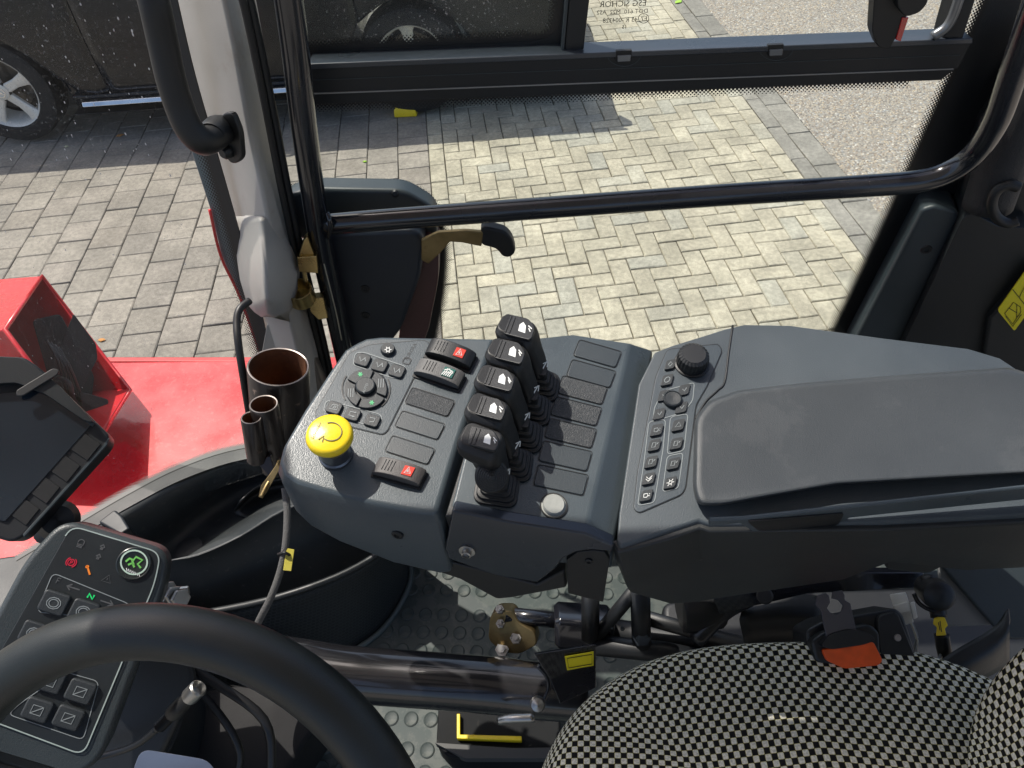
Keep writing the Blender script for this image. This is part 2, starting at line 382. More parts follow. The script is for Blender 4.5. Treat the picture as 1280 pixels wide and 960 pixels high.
def dotted(name, a_pts, b_pts, pitch, m_, parent, rin=.62, rout=.1):
    """dotted print strip between two 3D polylines: solid at a, fading at b"""
    n = len(a_pts); V = []; uvs = []; rad = []; s = 0
    for i in range(n):
        if i: s += (a_pts[i] - a_pts[i - 1]).length
        w = (b_pts[i] - a_pts[i]).length
        for j in range(5):
            t = j / 4; V.append(a_pts[i].lerp(b_pts[i], t)); uvs.append((s / pitch, t * w / pitch)); rad.append(rin + (rout - rin) * t)
    Fc = [[i * 5 + j, i * 5 + j + 1, (i + 1) * 5 + j + 1, (i + 1) * 5 + j] for i in range(n - 1) for j in range(4)]
    o = ob(name, V, Fc, m_, parent, smooth=False, uv=uvs)
    at = o.data.attributes.new('rad', 'FLOAT', 'POINT')
    for i, x in enumerate(rad): at.data[i].value = x
    return o
def lerpts(a, b, n): return [(a[0] + (b[0] - a[0]) * i / n, a[1] + (b[1] - a[1]) * i / n) for i in range(n + 1)]

# ================= the yard outside =================
U = .10504716; LO = Vector((-.52461391, 4.73424892, 0))
LU = Vector((.993053955, .117659859, 0)); LV = Vector((.117659859, -.993053955, 0))
def lat(u, v, z=0): return LO + LU * (u * U) + LV * (v * U) + Vector((0, 0, z))
def flat(name, pts, m, z0=0, kind='structure', thick=.0):
    o = ob(name, pts, [list(range(len(pts)))], m, smooth=False); o['kind'] = kind; return o
g = ob('ground', [(-200, -200, -.03), (200, -200, -.03), (200, 200, -.03), (-200, 200, -.03)], [[0, 1, 2, 3]], mat('far ground', (.2, .19, .17), .9, var=.2, vscale=.5)); g['kind'] = 'structure'
herr = flat('herringbone_paving', [lat(-1, -60, -.012), lat(20, -60, -.012), lat(20, 44, -.012), lat(-1, 44, -.012)], sand_m)
slabs = flat('square_slab_paving', [lat(-70, -60, -.012), lat(-1.02, -60, -.012), lat(-1.02, 44, -.012), lat(-70, 44, -.012)], sand_m)
kerb = flat('kerb_strip', [lat(20.02, -60, -.012), lat(22.5, -60, -.012), lat(22.5, 44, -.012), lat(20.02, 44, -.012)], sand_m)

def block_verts(w, l, jit=0):
    g_ = .005; c = .0045; x0, x1, y0, y1 = g_ / 2, w * U - g_ / 2, g_ / 2, l * U - g_ / 2
    rj = lambda: random.uniform(-jit, jit)
    V = []
    for (a, b, z) in ((0, 0, -.011), (0, 0, -c), (c, c, 0)):
        for x, y in ((x0 + a, y0 + b), (x1 - a, y0 + b), (x1 - a, y1 - b), (x0 + a, y1 - b)): V.append(Vector((x + rj(), y + rj(), z)))
    Fc = [[8, 9, 10, 11]]
    for j in (0, 4): Fc += [[j + i, j + (i + 1) % 4, j + 4 + (i + 1) % 4, j + 4 + i] for i in range(4)]
    return V, Fc
meshcache = {}
def block_mesh(w, l, m):
    k = (w, l, m.name)
    if k not in meshcache:
        meshcache[k] = []
        for _ in range(5):
            V, Fc = block_verts(w, l, .0016); V = [Vector((v.x, -v.y, v.z)) for v in V]
            me = bpy.data.meshes.new('brick'); me.from_pydata(V, [], [f[::-1] for f in Fc]); me.materials.append(m); meshcache[k].append(me)
    return random.choice(meshcache[k])
RL = Matrix((LU, -LV, Vector((0, 0, 1)))).transposed()
angL = math.atan2(LU.y, LU.x)
def lay(cells, parent, m, name, limit=300):
    items = []
    for u, v, w, l in cells:
        p = lat(u + w / 2, v + l / 2); x, y, d = proj(p)
        vis = -25 < x < 1305 and -25 < y < 470 and d > 0 and not (y > 420 and x > 150)
        items.append((d if vis else 1e6, u, v, w, l))
    items.sort(key=lambda i: i[0]); V = []; Fc = []; first = []
    for i, (d, u, v, w, l) in enumerate(items):
        dz = random.uniform(-.0018, .0018); p = lat(u, v, dz)
        e = (random.uniform(-.006, .006), random.uniform(-.006, .006), angL + random.uniform(-.006, .006))
        if i < limit and d < 1e6:
            o = bpy.data.objects.new(name, block_mesh(w, l, m)); COL.objects.link(o); o.parent = parent
            o.location = p - WL[parent.name]; o.rotation_euler = e
        else:
            Vb, Fb = block_verts(w, l, .0016); b = len(V)
            V += [p + LU * q.x + LV * q.y + Vector((0, 0, q.z)) for q in Vb]; Fc += [[b + t for t in f] for f in Fb]
    if V: ob(name + '_field', V, Fc, m, parent, smooth=False, kind='stuff', recalc=True)
cells = []
for v in range(-60, 44):
    for u in range(-1, 19):
        c = (u - v) % 4
        if c == 0: cells.append((u, v, 2 if u < 18 else 1, 1))
        elif c == 1 and u == -1: cells.append((u, v, 1, 1))
        elif c == 3: cells.append((u, v, 1, 2))
for v in range(-60, 44, 2): cells.append((19, v - .4, 1, 2))
lay(cells, herr, yel_pave, 'brick')
cells = [(-2, v + .42, 1, 2) for v in range(-60, 43, 2)]
lay(cells, herr, yel_pave, 'border_brick', 40)
cells = []
for i, u in enumerate(range(-4, -70, -2)):
    off = .5 if i % 2 == 0 else 1.5
    for v in range(-60, 42, 2): cells.append((u, v + off + random.uniform(-.03, .03), 2, 2))
lay(cells, slabs, gry_pave, 'slab')
cells = [(20, v + .3, 2.4, 3.8) for v in range(-60, 40, 4)]
cells = []
for v in range(-60, 40, 4): cells += [(20.02, v + .3, .98, 3.98), (21.0, v + 1.3, 1.5, 3.98)]
lay(cells, kerb, kerb_pave, 'kerb_block')
# exposed aggregate road
rm = bpy.data.materials.new('exposed aggregate concrete'); rm.use_nodes = True; N, L = nodes(rm); b = N['Principled BSDF']; b.inputs['Roughness'].default_value = .8
ge = N.new('ShaderNodeNewGeometry'); vo = N.new('ShaderNodeTexVoronoi'); vo.inputs['Scale'].default_value = 62; L.new(ge.outputs['Position'], vo.inputs['Vector'])
r = N.new('ShaderNodeValToRGB'); e = r.color_ramp.elements; e[0].color = (.14, .12, .10, 1); e[1].color = (.5, .46, .40, 1)
for x, c in ((.3, (.25, .21, .17, 1)), (.5, (.33, .29, .24, 1)), (.7, (.38, .31, .22, 1)), (.85, (.27, .27, .27, 1))): q = e.new(x); q.color = c
sc = N.new('ShaderNodeSeparateColor'); L.new(vo.outputs['Color'], sc.inputs[0]); L.new(sc.outputs[0], r.inputs[0])
mr = N.new('ShaderNodeMapRange'); mr.inputs[1].default_value = .35; mr.inputs[2].default_value = .62; mr.inputs[3].default_value = 0; mr.inputs[4].default_value = .8; L.new(vo.outputs['Distance'], mr.inputs[0])
mx = N.new('ShaderNodeMix'); mx.data_type = 'RGBA'; L.new(mr.outputs[0], mx.inputs[0]); L.new(r.outputs[0], mx.inputs[6]); mx.inputs[7].default_value = (.23, .215, .19, 1)
L.new(mx.outputs[2], b.inputs['Base Color'])
bp = N.new('ShaderNodeBump'); bp.invert = True; bp.inputs['Strength'].default_value = 1; bp.inputs['Distance'].default_value = .006; L.new(vo.outputs['Distance'], bp.inputs['Height']); L.new(bp.outputs[0], b.inputs['Normal'])
road = flat('road', [lat(22.5, -200, -.004), lat(400, -200, -.004), lat(400, 200, -.004), lat(22.5, 200, -.004)], rm)
# pebbles standing proud of the road, one mass
V = []; Fc = []
for _ in range(26000):
    u = 22.5 + random.random() ** 1.2 * 30; v = random.uniform(-34, 24); p = lat(u, v)
    x, y, d = proj(p)
    if not (-20 < x < 1300 and -20 < y < 420): continue
    s = random.uniform(.004, .010); a = random.random() * 6.3; b0 = len(V)
    for k in range(5):
        t = a + k * 1.2566; V.append(p + Vector((cos(t) * s, sin(t) * s * random.uniform(.6, 1), -.004)))
    V.append(p + Vector((0, 0, s * .45 - .002))); Fc += [[b0 + k, b0 + (k + 1) % 5, b0 + 5] for k in range(5)]
pm = bpy.data.materials.new('pebbles'); pm.use_nodes = True; N, L = nodes(pm); b = N['Principled BSDF']; b.inputs['Roughness'].default_value = .7
ge = N.new('ShaderNodeNewGeometry'); r = N.new('ShaderNodeValToRGB'); e = r.color_ramp.elements; e[0].color = (.17, .13, .10, 1); e[1].color = (.55, .52, .46, 1)
for x, c in ((.35, (.30, .25, .2, 1)), (.6, (.38, .35, .3, 1)), (.8, (.33, .25, .16, 1))): q = e.new(x); q.color = c
L.new(ge.outputs['Random Per Island'], r.inputs[0]); L.new(r.outputs[0], b.inputs['Base Color'])
ob('pebbles', V, Fc, pm, road, smooth=True, kind='stuff')

# fallen leaves
def leaf(px, py, s, label, m=leaf_m, a=0):
    c = Pz(px, py, .006); V = []
    for k in range(8):
        t = a + k * pi / 4; rr = s * (1 if k % 4 == 0 else .6); V.append(c + Vector((cos(t) * rr, sin(t) * rr, .004 * (k % 2))))
    o = prism('fallen_leaf', V, (0, 0, -.002), m, bevel=0); tag(o, label, 'leaf', 'fallen leaves on the grey slabs')
leaf(150, 169, .030, 'orange dry leaf lying in the shade beside the black car', a=.4)
leaf(127, 425, .022, 'small orange leaf on the grey slabs next to the red box')
leaf(83, 183, .018, 'pale speck of a leaf below the front wheel of the black car', mat('pale leaf', (.6, .55, .35), .8))
leaf(456, 202, .016, 'tiny green leaf on the grey slabs seen through the door window', mat('green leaf', (.3, .5, .06), .8))
leaf(848, 2, .05, 'green leaf lying on the grey kerb strip at the top edge', mat('green leaf', (.3, .5, .06), .8), .8)

# ================= parked black car =================
car = thing('parked_car', 'black parked estate car with silver five spoke wheels beyond the windows', 'car', (-2.2, 4.9, 0))
CX0, CX1, CY = -3.70, -.80, 4.85; WR = .385; ARC = .44
dirc = Vector((1, .045, 0)).normalized(); outc = Vector((.045, -1, 0)).normalized()   # outward, towards the cab
def cp(x, z, out=0): return Vector((CX0, CY, 0)) + dirc * (x - CX0) + outc * out + Vector((0, 0, z))
def arch(cx, z0, a0=180, a1=0, n=14):
    return [(cx + ARC * cos(radians(a0 + (a1 - a0) * i / n)), z0 + ARC * sin(radians(a0 + (a1 - a0) * i / n))) for i in range(n + 1)]
prof = [(-4.5, .30)] + [(-4.55, .62), (-4.4, .85), (-3.6, 1.02), (-3.2, 1.06), (.2, 1.05), (.32, .75), (.30, .32)] 
low = [(-.8 + ARC, .30)] + arch(-.8, .36, 0, 180) + [(-.8 - ARC, .26), (-3.7 + ARC, .26)] + arch(-3.7, .36, 0, 180) + [(-3.7 - ARC, .30)]
poly = prof + low
n = len(poly); rows = []
for out, ins in ((-.01, .0), (-1.80, .0)): rows.append([cp(x, z, out) for x, z in poly])
body = ob('body', rows[0] + rows[1], [list(range(n)), list(range(2 * n - 1, n - 1, -1))] + [[i, (i + 1) % n, (i + 1) % n + n, i + n] for i in range(n)], carp_m, car, bevel=.05, seg=4)
# curved door and wing skins standing proud of the body
def skin(name, x0, x1, pts_low, zt=1.03):
    rows = []
    for k in range(7):
        t = k / 6; row = []
        for i in range(9):
            x = x0 + (x1 - x0) * i / 8; zl = pts_low(x); z = zl + (zt - zl) * t
            row.append(cp(x, z, .012 + .045 * sin(pi * min(1, max(0, (z - .2) / .95)))))
        rows.append(row)
    return sheet(name, rows, carp_m, car, n=2, solid=.02, soff=0)
za = lambda cx: (lambda x: max(.33, .36 + math.sqrt(max(0, (ARC + .01) ** 2 - (x - cx) ** 2))) if abs(x - cx) < ARC + .01 else .33)
skin('front_wing', -4.45, -2.93, za(-3.7)); d1 = skin('front_door', -2.922, -1.95, lambda x: .33); d2 = skin('rear_door', -1.942, -1.12, lambda x: max(.33, za(-.8)(x))); skin('rear_wing', -1.112, .25, za(-.8))
tube('door_handle', [cp(-2.2, .93, .07), cp(-2.1, .935, .10), cp(-2.0, .94, .07)], .012, carchr, d1)
sill = prism('sill', [cp(-3.22, .335, .05), cp(-1.28, .335, .05), cp(-1.28, .24, .02), cp(-3.22, .24, .02)], outc * -.12, carp_m, car, bevel=.02)
prism('sill_trim', [cp(-3.15, .30, .075), cp(-1.35, .30, .075), cp(-1.35, .268, .09), cp(-3.15, .268, .09)], outc * -.03, carchr, sill, bevel=.008)
prism('side_step', [cp(-3.25, .215, .07), cp(-1.25, .215, .07), cp(-1.25, .20, .05), cp(-3.25, .20, .05)], outc * -.12, black_m, car, bevel=.006)
gh = [cp(-3.1, 1.06, -.06), cp(-2.4, 1.5, -.22), cp(-.6, 1.55, -.24), cp(.1, 1.1, -.08)]
solid_rows('roof', [gh, [p - outc * 1.45 + Vector((0, 0, 0)) for p in gh]], carp_m, car, bevel=.06)
prism('side_window', [cp(-2.95, 1.09, -.055), cp(-2.38, 1.45, -.19), cp(-.7, 1.5, -.205), cp(-.1, 1.12, -.06)], outc * -.01, cargl, car, bevel=0)
prism('tail_light', [cp(.05, .98, .07), cp(.33, .95, .02), cp(.36, .70, .02), cp(.12, .72, .06)], outc * -.08, redlens, car, bevel=.02)
prism('bumper', [cp(-.32, .55, .06), cp(.38, .58, .03), cp(.36, .28, .03), cp(-.35, .28, .05)], outc * -1.7, carp_m, car, bevel=.04)
prism('number_plate', [cp(.39, .72, -.6), cp(.39, .72, -1.1), cp(.39, .62, -1.1), cp(.39, .62, -.6)], dirc * .01, wplast_m, car, bevel=0)
def wheel(cx):
    c = cp(cx, WR, .0)
    tp = [(.245, -.1), (.25, .02), (.262, .035), (.33, .035), (.355, .02), (.365, -.02), (.365, -.18), (.34, -.22), (.25, -.22)]
    w = lathe('wheel', c, outc, [(r_, h) for r_, h in tp], tyre_m, car, n=48, cap=False)
    rp = [(.20, -.12), (.225, -.02), (.240, .018), (.250, .026), (.252, .018), (.25, -.06)]
    lathe('rim', c, outc, rp, alloy_m, w, n=48, cap=False)
    lathe('brake_disc', c, outc, [(.0, -.12), (.165, -.12), (.165, -.10), (.0, -.10)], mat('brake steel', (.12, .11, .1), .4, metal=.8), w, cap=False)
    lathe('wheel_well', c, outc, [(.0, -.2), (.25, -.2), (.25, -.16), (0, -.16)], black_m, w, cap=False)
    x, y, z = frame_of(outc)
    for k in range(5):
        a = 2 * pi * k / 5 + .35; V = []
        for (rr, hw, h) in ((.03, .034, .008), (.13, .030, -.002), (.205, .042, .004), (.244, .062, .012)):
            d = x * cos(a) + y * sin(a); s = -x * sin(a) + y * cos(a)
            for sg, hh in ((-1, h - .006), (-.72, h), (.72, h), (1, h - .006)): V.append(c + d * rr + s * hw * sg + z * hh)
            for sg in (.9, -.9): V.append(c + d * rr + s * hw * sg + z * (h - .035))
        Fc = [[0, 1, 2, 3, 4, 5], [18 + i for i in (5, 4, 3, 2, 1, 0)]] + [[6 * j + i, 6 * j + (i + 1) % 6, 6 * j + 6 + (i + 1) % 6, 6 * j + 6 + i] for j in range(3) for i in range(6)]
        ob('spoke', V, Fc, alloy_m, w, bevel=.004)
    lathe('hub_cap', c, outc, [(.056, -.01), (.056, .012), (.048, .016), (.0, .016)], alloy_m, w, cap=False)
    hp = Plane(c + outc * .0175, outc)
    V = []; 
    for k in range(6):
        a = pi / 2 + k * pi / 3; rr = .030 if k % 2 == 0 else .0075; V.append(c + outc * .0205 + Vector((0, 0, 1)) * sin(a) * rr + dirc * cos(a) * rr)
    prism('hub_emblem', V, -outc * .004, carchr, w, bevel=0)
    lathe('emblem_ring', c, outc, [(.030, .0165), (.035, .0165), (.035, .021), (.030, .021), (.030, .0165)], carchr, w, cap=False)
    for k in range(5):
        a = 2 * pi * k / 5 + .35 + pi / 5; q = c + (x * cos(a) + y * sin(a)) * .056
        lathe('wheel_bolt', q, outc, [(.012, -.01), (.012, .006), (0, .006)], black_m, w, n=8, cap=False)
wheel(-3.70); wheel(-.80)
for cx in (-3.7, -.8):
    lathe('wheel', cp(cx, WR, -1.6), outc, [(.1, 0), (.365, 0), (.365, -.18), (.1, -.18)], tyre_m, car, n=32, cap=True)
# yellow block at the rear wheel
c0 = Pz(508, 143, 0); chk = solid_rows('wheel_chock', [[c0 + Vector((x * s, y * s, z)) for x, y in ((-.085, -.05), (.085, -.05), (.085, .08), (-.085, .08))] for z, s in ((0, 1), (.05, .95), (.085, .7))], yellow_m, bevel=.012)
tag(chk, 'small yellow block on the ground in front of the rear wheel of the black car', 'wheel chock')

# ================= the cab: setting =================
FZ = 1.18
floor = prism('floor', [Vector((-.75, -.5, FZ)), Vector((.95, -.5, FZ)), Vector((.95, .80, FZ)), Vector((-.75, .80, FZ))], (0, 0, -.02), mat('rubber floor mat', (.042, .055, .053), .6, var=.2, vscale=7, bump=.3, bscale=500, dirt=.12, dirtcol=(.3, .29, .25), dscale=30, dthr=.5), bevel=.002)
floor['kind'] = 'structure'
me_st = None
a0 = Pz(558, 738, FZ); a1 = Pz(602, 739, FZ); du = (a1 - a0) / 2; dv = Vector((du.y, -du.x, 0)); dv = dv if dv.y < 0 else -dv
rowsv = [-2, -1, 0, 1.45, 2.45, 3.45, 4.9, 5.9, 6.9, 8.3, 9.3, 10.3]
stn = 0
for r_ in rowsv:
    for c_ in range(-14, 16):
        p = a0 + du * c_ + dv * r_; x, y, d = proj(p)
        if not ((460 < x < 780 and 690 < y < 960) or (300 < x < 700 and 880 < y < 1000)): continue
        if me_st is None:
            s0 = lathe('stud', WL['floor'] + Vector((0, 0, 0)), Vector((0, 0, 1)), [(.0125, 0), (.0125, .0012), (.0108, .0026), (.0095, .0018), (.0, .0018)], floor.data.materials[0], floor, n=20, cap=False)
            me_st = s0.data; s0.location = p - WL['floor']
        else:
            o = s0.copy(); COL.objects.link(o); o.parent = floor; o.location = p - WL['floor']
        stn += 1

# ================= unseen cab roof above the lens, added and sized to shade the seat =================
roof = thing('shading_roof', 'unseen cab roof added to shade the seat, with a pale headliner to bounce light', 'roof', Vector((.1, 0, 2.75)))
prism('roof_shell', [Vector((x, y, 2.80)) for x, y in rnd([(-.64, -.85), (.95, -.85), (.95, .655), (-.64, .655)], .08)], (0, 0, -.05), red_m, roof, bevel=.01)
prism('headliner', [Vector((x, y, 2.745)) for x, y in rnd([(-.61, -.82), (.92, -.82), (.92, .635), (-.61, .635)], .08)], (0, 0, -.02), mat('pale headliner', (.6, .59, .57), .8), roof, bevel=.004)  # pale underside, added to bounce ground light into the cab
for x_ in (-.58, .90):
    tube('roof_post', [Vector((x_, .63, 2.76)), Vector((x_ + (.08 if x_ < 0 else -.02), .76, 2.45))], .02, black_m, roof, smooth=0)
# ================= red bodywork outside the windscreen =================
HZ = 1.22
hood = thing('red_bonnet', 'flat faded red bodywork panel outside the windscreen', 'bonnet', Pz(200, 520, HZ - .2))
pl_h = Plane(Pz(200, 520, HZ), Vector((0, 0, 1)))
slab('top_panel', [(-40, 448), (150, 452), (440, 448), (440, 700), (-40, 760)], pl_h, 0, -.012, red_m, hood, bevel=.006)
pl_h2 = Plane(Pz(200, 520, HZ), Vector((-.02, .0, 1)))
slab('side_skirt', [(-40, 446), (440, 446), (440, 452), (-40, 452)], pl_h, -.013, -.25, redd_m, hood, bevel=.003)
# red box with an open end
bx = thing('red_lamp_box', 'open ended red steel box with black bracket inside, on the red panel', 'box', Pz(60, 600, HZ))
A, B_, C_, D_ = Pz(6, 412, 1.60), Pz(52, 345, 1.50), Pz(163, 488, 1.28), Pz(118, 560, 1.36)
back = Vector((-.42, .02, -.03))
def wall(name, a, b, m, inward, th=.006, parent=bx, ln=back):
    V = [a, b, b + ln, a + ln]; return prism(name, V, inward.normalized() * th, m, parent, bevel=.0015)
cen = (A + B_ + C_ + D_) / 4
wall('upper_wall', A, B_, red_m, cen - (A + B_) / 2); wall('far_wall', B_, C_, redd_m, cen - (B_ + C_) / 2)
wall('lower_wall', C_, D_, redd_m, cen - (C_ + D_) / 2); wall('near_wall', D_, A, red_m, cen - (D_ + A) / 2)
prism('back_wall', [p + back * .8 for p in (A, B_, C_, D_)], back * .02, black_m, bx, bevel=0)
tube('rim_edge', [A, B_, C_, D_], .0045, red_m, bx, smooth=0, closed=True, n=8)
pm_ = Plane(cen + Vector((-.03, 0, -.10)), EYE - cen)
slab('lamp_bracket', [(92, 392), (120, 430), (122, 448), (95, 500), (60, 470)], pm_, 0, -.012, black_m, bx, bevel=.003, r=3)
slab('lamp_bracket', [(40, 400), (75, 392), (118, 470), (112, 520), (60, 470)], pm_, -.05, -.09, black_m, bx, bevel=.006, r=6)
slab('lamp_foot', [(100, 490), (136, 500), (128, 530), (104, 520)], pm_, .02, -.03, trim_m, bx, bevel=.004, r=3)
for k in range(4): tube('cable', [pm_(58 + 5 * k, 425 + 3 * k, .01), pm_(72 + 5 * k, 450 + 3 * k, .03), pm_(80 + 6 * k, 480 + 2 * k, .01), pm_(90 + 5 * k, 505, -.02)], .0035, cable_m, bx, n=6)
tube('cable', [pm_(62, 470, .0), pm_(85, 478, .03), pm_(92, 500, .02), pm_(108, 512, 0)], .006, rubber_m, bx, n=8)

# ================= windscreen =================
a = Py(213, -30, .74); b = Py(325, 470, .70); c = Pd(0, 300, .98)
pl_w = plane3(a, b, c)
ws = thing('windscreen', 'dusty windscreen glass with water spots, left of the grey pillar', 'windscreen', b)
slab('glass_pane', [(-60, -60), (200, -60), (243, 140), (262, 230), (322, 470), (336, 590), (90, 668), (-60, 735)], pl_w, 0, -.004, wind_glass, ws, bevel=0)
L0 = [(196, -60), (228, 80), (256, 180), (290, 300), (322, 420), (338, 500)]
Lc = [(p.x, p.y) for p in crom([Vector((x, y, 0)) for x, y in L0], 6)]
wof = lambda w: [(x - w, y + w * .25) for x, y in Lc]
dotted('frit_dots', [pl_w(x, y, .002) for x, y in wof(-1)], [pl_w(x, y, .002) for x, y in wof(14)], .0046, frit_m, ws, rin=.50, rout=.12)
slab('frit_border', wof(-1) + [(x + 11, y - 2) for x, y in Lc[::-1]], pl_w, .003, .001, black_m, ws, bevel=0)
# water spots on the glass
V = []; Fc = []
for _ in range(150):
    x, y = random.choice([(random.uniform(0, 190), random.uniform(0, 200)), (random.gauss(110, 60), random.gauss(520, 70)), (random.uniform(0, 240), random.uniform(0, 500))])
    if y > 640 or x < 0 or y < 0 or (y < 200 and x > 190): continue
    q = pl_w(x, y, .0006); s = random.uniform(.0003, .0011); xx, yy, zz = frame_of(pl_w.n); b0 = len(V); al = random.uniform(1, 2)
    for k in range(6): V.append(q + xx * cos(k * pi / 3) * s + yy * sin(k * pi / 3) * s * al)
    V.append(q + zz * s * .5); Fc += [[b0 + k, b0 + (k + 1) % 6, b0 + 6] for k in range(6)]
ob('water_spots', V, Fc, mat('dried water spot', (.65, .62, .6), .3), ws, kind='stuff')
# blue grey outer strip seen through the glass, and seal
ps = Plane(Py(270, 260, .80), Vector((-.2, -1, .1)))
sp_ = thing('outer_pillar_cover', 'blue grey outer strip beside the grey pillar, behind the windscreen edge', 'pillar cover', ps(325, 430))
slab('strip', [(232, 170), (262, 180), (300, 300), (345, 455), (330, 455), (300, 372), (276, 320), (262, 262)], ps, 0, -.03, mat('dusty blue grey strip', (.11, .14, .165), .45, dirt=.3, dirtcol=(.3, .3, .3)), sp_, bevel=.003)
tube('red_edge', [ps(x, y, .004) for x, y in ((262, 262), (276, 320), (300, 372), (330, 455))], .0022, red_m, sp_, n=6)

# ================= grey pillar =================
pil = thing('cab_pillar', 'grey leather grained windscreen pillar with a bulging moulded lower cover', 'pillar', Py(340, 560, .7))
def prow(y, l, c, r, dl=.76, dc=.685, dr=.72, ys=(0, 0, 0)):
    k = .05 * (250 - y) / 300; a, b, d = Py(l, y, dl + k), Py(c, y, dc + k), Py(r, y, dr + k)
    return [a, (a * .5 + b * .5) + Vector((0, -.008, 0)), b, (b + d) / 2 + Vector((.002, -.004, 0)), d, d + Vector((.0, .05, 0)), a + Vector((0, .05, 0))]
R_ = [prow(-60, 206, 268, 291), prow(60, 233, 293, 314), prow(160, 257, 311, 333), prow(245, 281, 329, 351), prow(330, 300, 345, 368), prow(440, 330, 372, 392), prow(560, 360, 400, 415)]
solid_rows('upper_trim', R_, pillar_m, pil, bevel=.006)
R2 = [prow(268, 288, 326, 346, .755, .68, .715), prow(292, 292, 327, 354, .745, .67, .71), prow(318, 294, 329, 362, .73, .65, .70), prow(350, 299, 331, 369, .72, .64, .69), prow(380, 308, 334, 367, .715, .64, .69), prow(395, 322, 340, 361, .715, .66, .69)]
solid_rows('lower_cover', R2, pillar_s, pil, bevel=.008, seg=4)
lp = Plane(Py(360, 430, .69), Vector((.1, -1, .25)))
slab('foot_plate', [(334, 404), (383, 428), (400, 470), (372, 520), (322, 470)], lp, 0, -.02, pillar_s, pil, bevel=.003, r=4)
slab('side_strip', [(362, 395), (384, 420), (408, 500), (398, 540), (384, 500)], lp, .004, -.03, mat('brown grey strip', (.12, .105, .09), .4), pil, bevel=.004)
tube('rubber_seal', [Py(x, y, .705) for x, y in ((287, -60), (306, 10), (322, 85), (337, 160), (352, 238), (372, 330), (398, 430), (416, 520))], .0042, rubber_m, pil, n=8)
tube('rubber_seal', [Py(x, y, .712) for x, y in ((296, -60), (314, 10), (330, 85), (345, 160), (360, 238), (380, 330), (405, 430), (424, 520))], .005, black_m, pil, n=8)

gh_ = thing('grab_handle', 'black grab handle curving down to its bolted foot on the grey pillar', 'grab handle', Pd(285, 190, .70))
tube('grip', [Pd(178, -50, .60), Pd(192, 0, .61), Pd(203, 50, .63), Pd(214, 100, .65), Pd(225, 135, .665), Pd(236, 160, .675), Pd(252, 176, .685), Pd(267, 172, .70), Pd(280, 160, .72)], .0135, rubber_m, gh_, n=18)
lathe('collar', Pd(264, 172, .697), (Pd(284, 152, .73) - Pd(262, 174, .69)), [(.0142, 0), (.0150, .003), (.0150, .022), (.014, .026)], black_m, gh_, n=20)
gp = Plane(Py(288, 180, .675), Vector((-.5, -1, .15)))
slab('foot_plate', [(276, 142), (290, 140), (300, 165), (303, 200), (290, 207), (276, 190)], gp, .003, -.004, rubber_m, gh_, bevel=.004, r=8)
lathe('bolt', gp(283, 190, .006), gp.n, [(.007, -.004), (.007, .003), (.0045, .006), (0, .006)], rubber_m, gh_, n=12, cap=False)

# ================= door =================
door = thing('door', 'large side door with clear glass, sliding pane, black rails and tubular guard frame', 'door', Vector((.2, .8, 1.3)))
pg = Plane(Vector((0, .80, 1.5)), Vector((0, -1, 0)))
slab('glass_pane', [(318, -60), (1340, -60), (1340, 440), (405, 470), (352, 236)], pg, 0, -.004, side_glass, door, bevel=0)
slab('frit_border', [(1262, -60), (1360, -60), (1360, 450), (1030, 450), (1052, 405), (1105, 292), (1170, 146), (1236, 0)], pg, .003, .0005, black_m, door, bevel=0)
ed = [(1262, -58), (1236, 0), (1200, 80), (1170, 146), (1138, 218), (1105, 292), (1052, 405), (1034, 444)]
dotted('frit_dots', [pg(x + 1, y, .004) for x, y in ed], [pg(x - 16, y - 3, .004) for x, y in ed], .0040, frit_m, door, rin=.60, rout=.12)
# lower rounded frit above the latch housing
ar = [(350, 241), (372, 240), (420, 237), (470, 236), (505, 238), (525, 245), (538, 258), (548, 280), (552, 320), (548, 370), (538, 430)]
ar = [(p.x, p.y) for p in crom([Vector((x, y, 0)) for x, y in ar], 4)]
off = lambda w: [(x + w * max(0, min(1, (x - 470) / 70)), y - w * (1 - max(0, min(1, (x - 500) / 50)))) for x, y in ar]
dotted('frit_dots', [pg(x, y, .004) for x, y in off(0)], [pg(x, y, .004) for x, y in off(13)], .0034, frit_m, door, rin=.60, rout=.12)
o_ = off(1); i_ = [(x - 12 * max(0, min(1, (x - 480) / 60)), y + 8 * (1 - max(0, min(1, (x - 500) / 50)))) for x, y in off(0)]
slab('frit_arc', o_ + i_[::-1], pg, .003, .0005, black_m, door, bevel=0)
# rail of the sliding window
pr = Plane(Vector((0, .775, 2.1)), Vector((0, -1, 0)))
def railpoly(t0, t1, x0=384, x1=1216, xe=None):
    yt = lambda x: 80 - (x - 386) * 32 / 830; return [(x0, yt(x0) + t0), (x1, yt(x1) + t0), ((xe or x1), yt(xe or x1) + t1), (x0 + 4, yt(x0) + t1)]
rail = slab('window_rail', railpoly(3, 38, xe=1198), pr, .012, -.02, black_m, door, bevel=.0015)
slab('rail_top', railpoly(0, 7), pr, .0145, -.015, mat('satin black rail', (.035, .042, .052), .3, spec=.7, dirt=.2), door, bevel=.0012)
slab('rail_foot', railpoly(37, 51, x1=1196, xe=1176), pr, .006, -.02, black_m, door, bevel=.001)
slab('rail_line', railpoly(37, 38.2, x0=390, x1=1192), pr, .0135, .010, mat('thin worn line', (.25, .25, .24), .4), door, bevel=0)
slab('rail_groove', railpoly(20, 20.7, x0=390, x1=1200), pr, .0126, .010, trimb_m, door, bevel=0)
ytop = lambda x: 80 - (x - 386) * 32 / 830
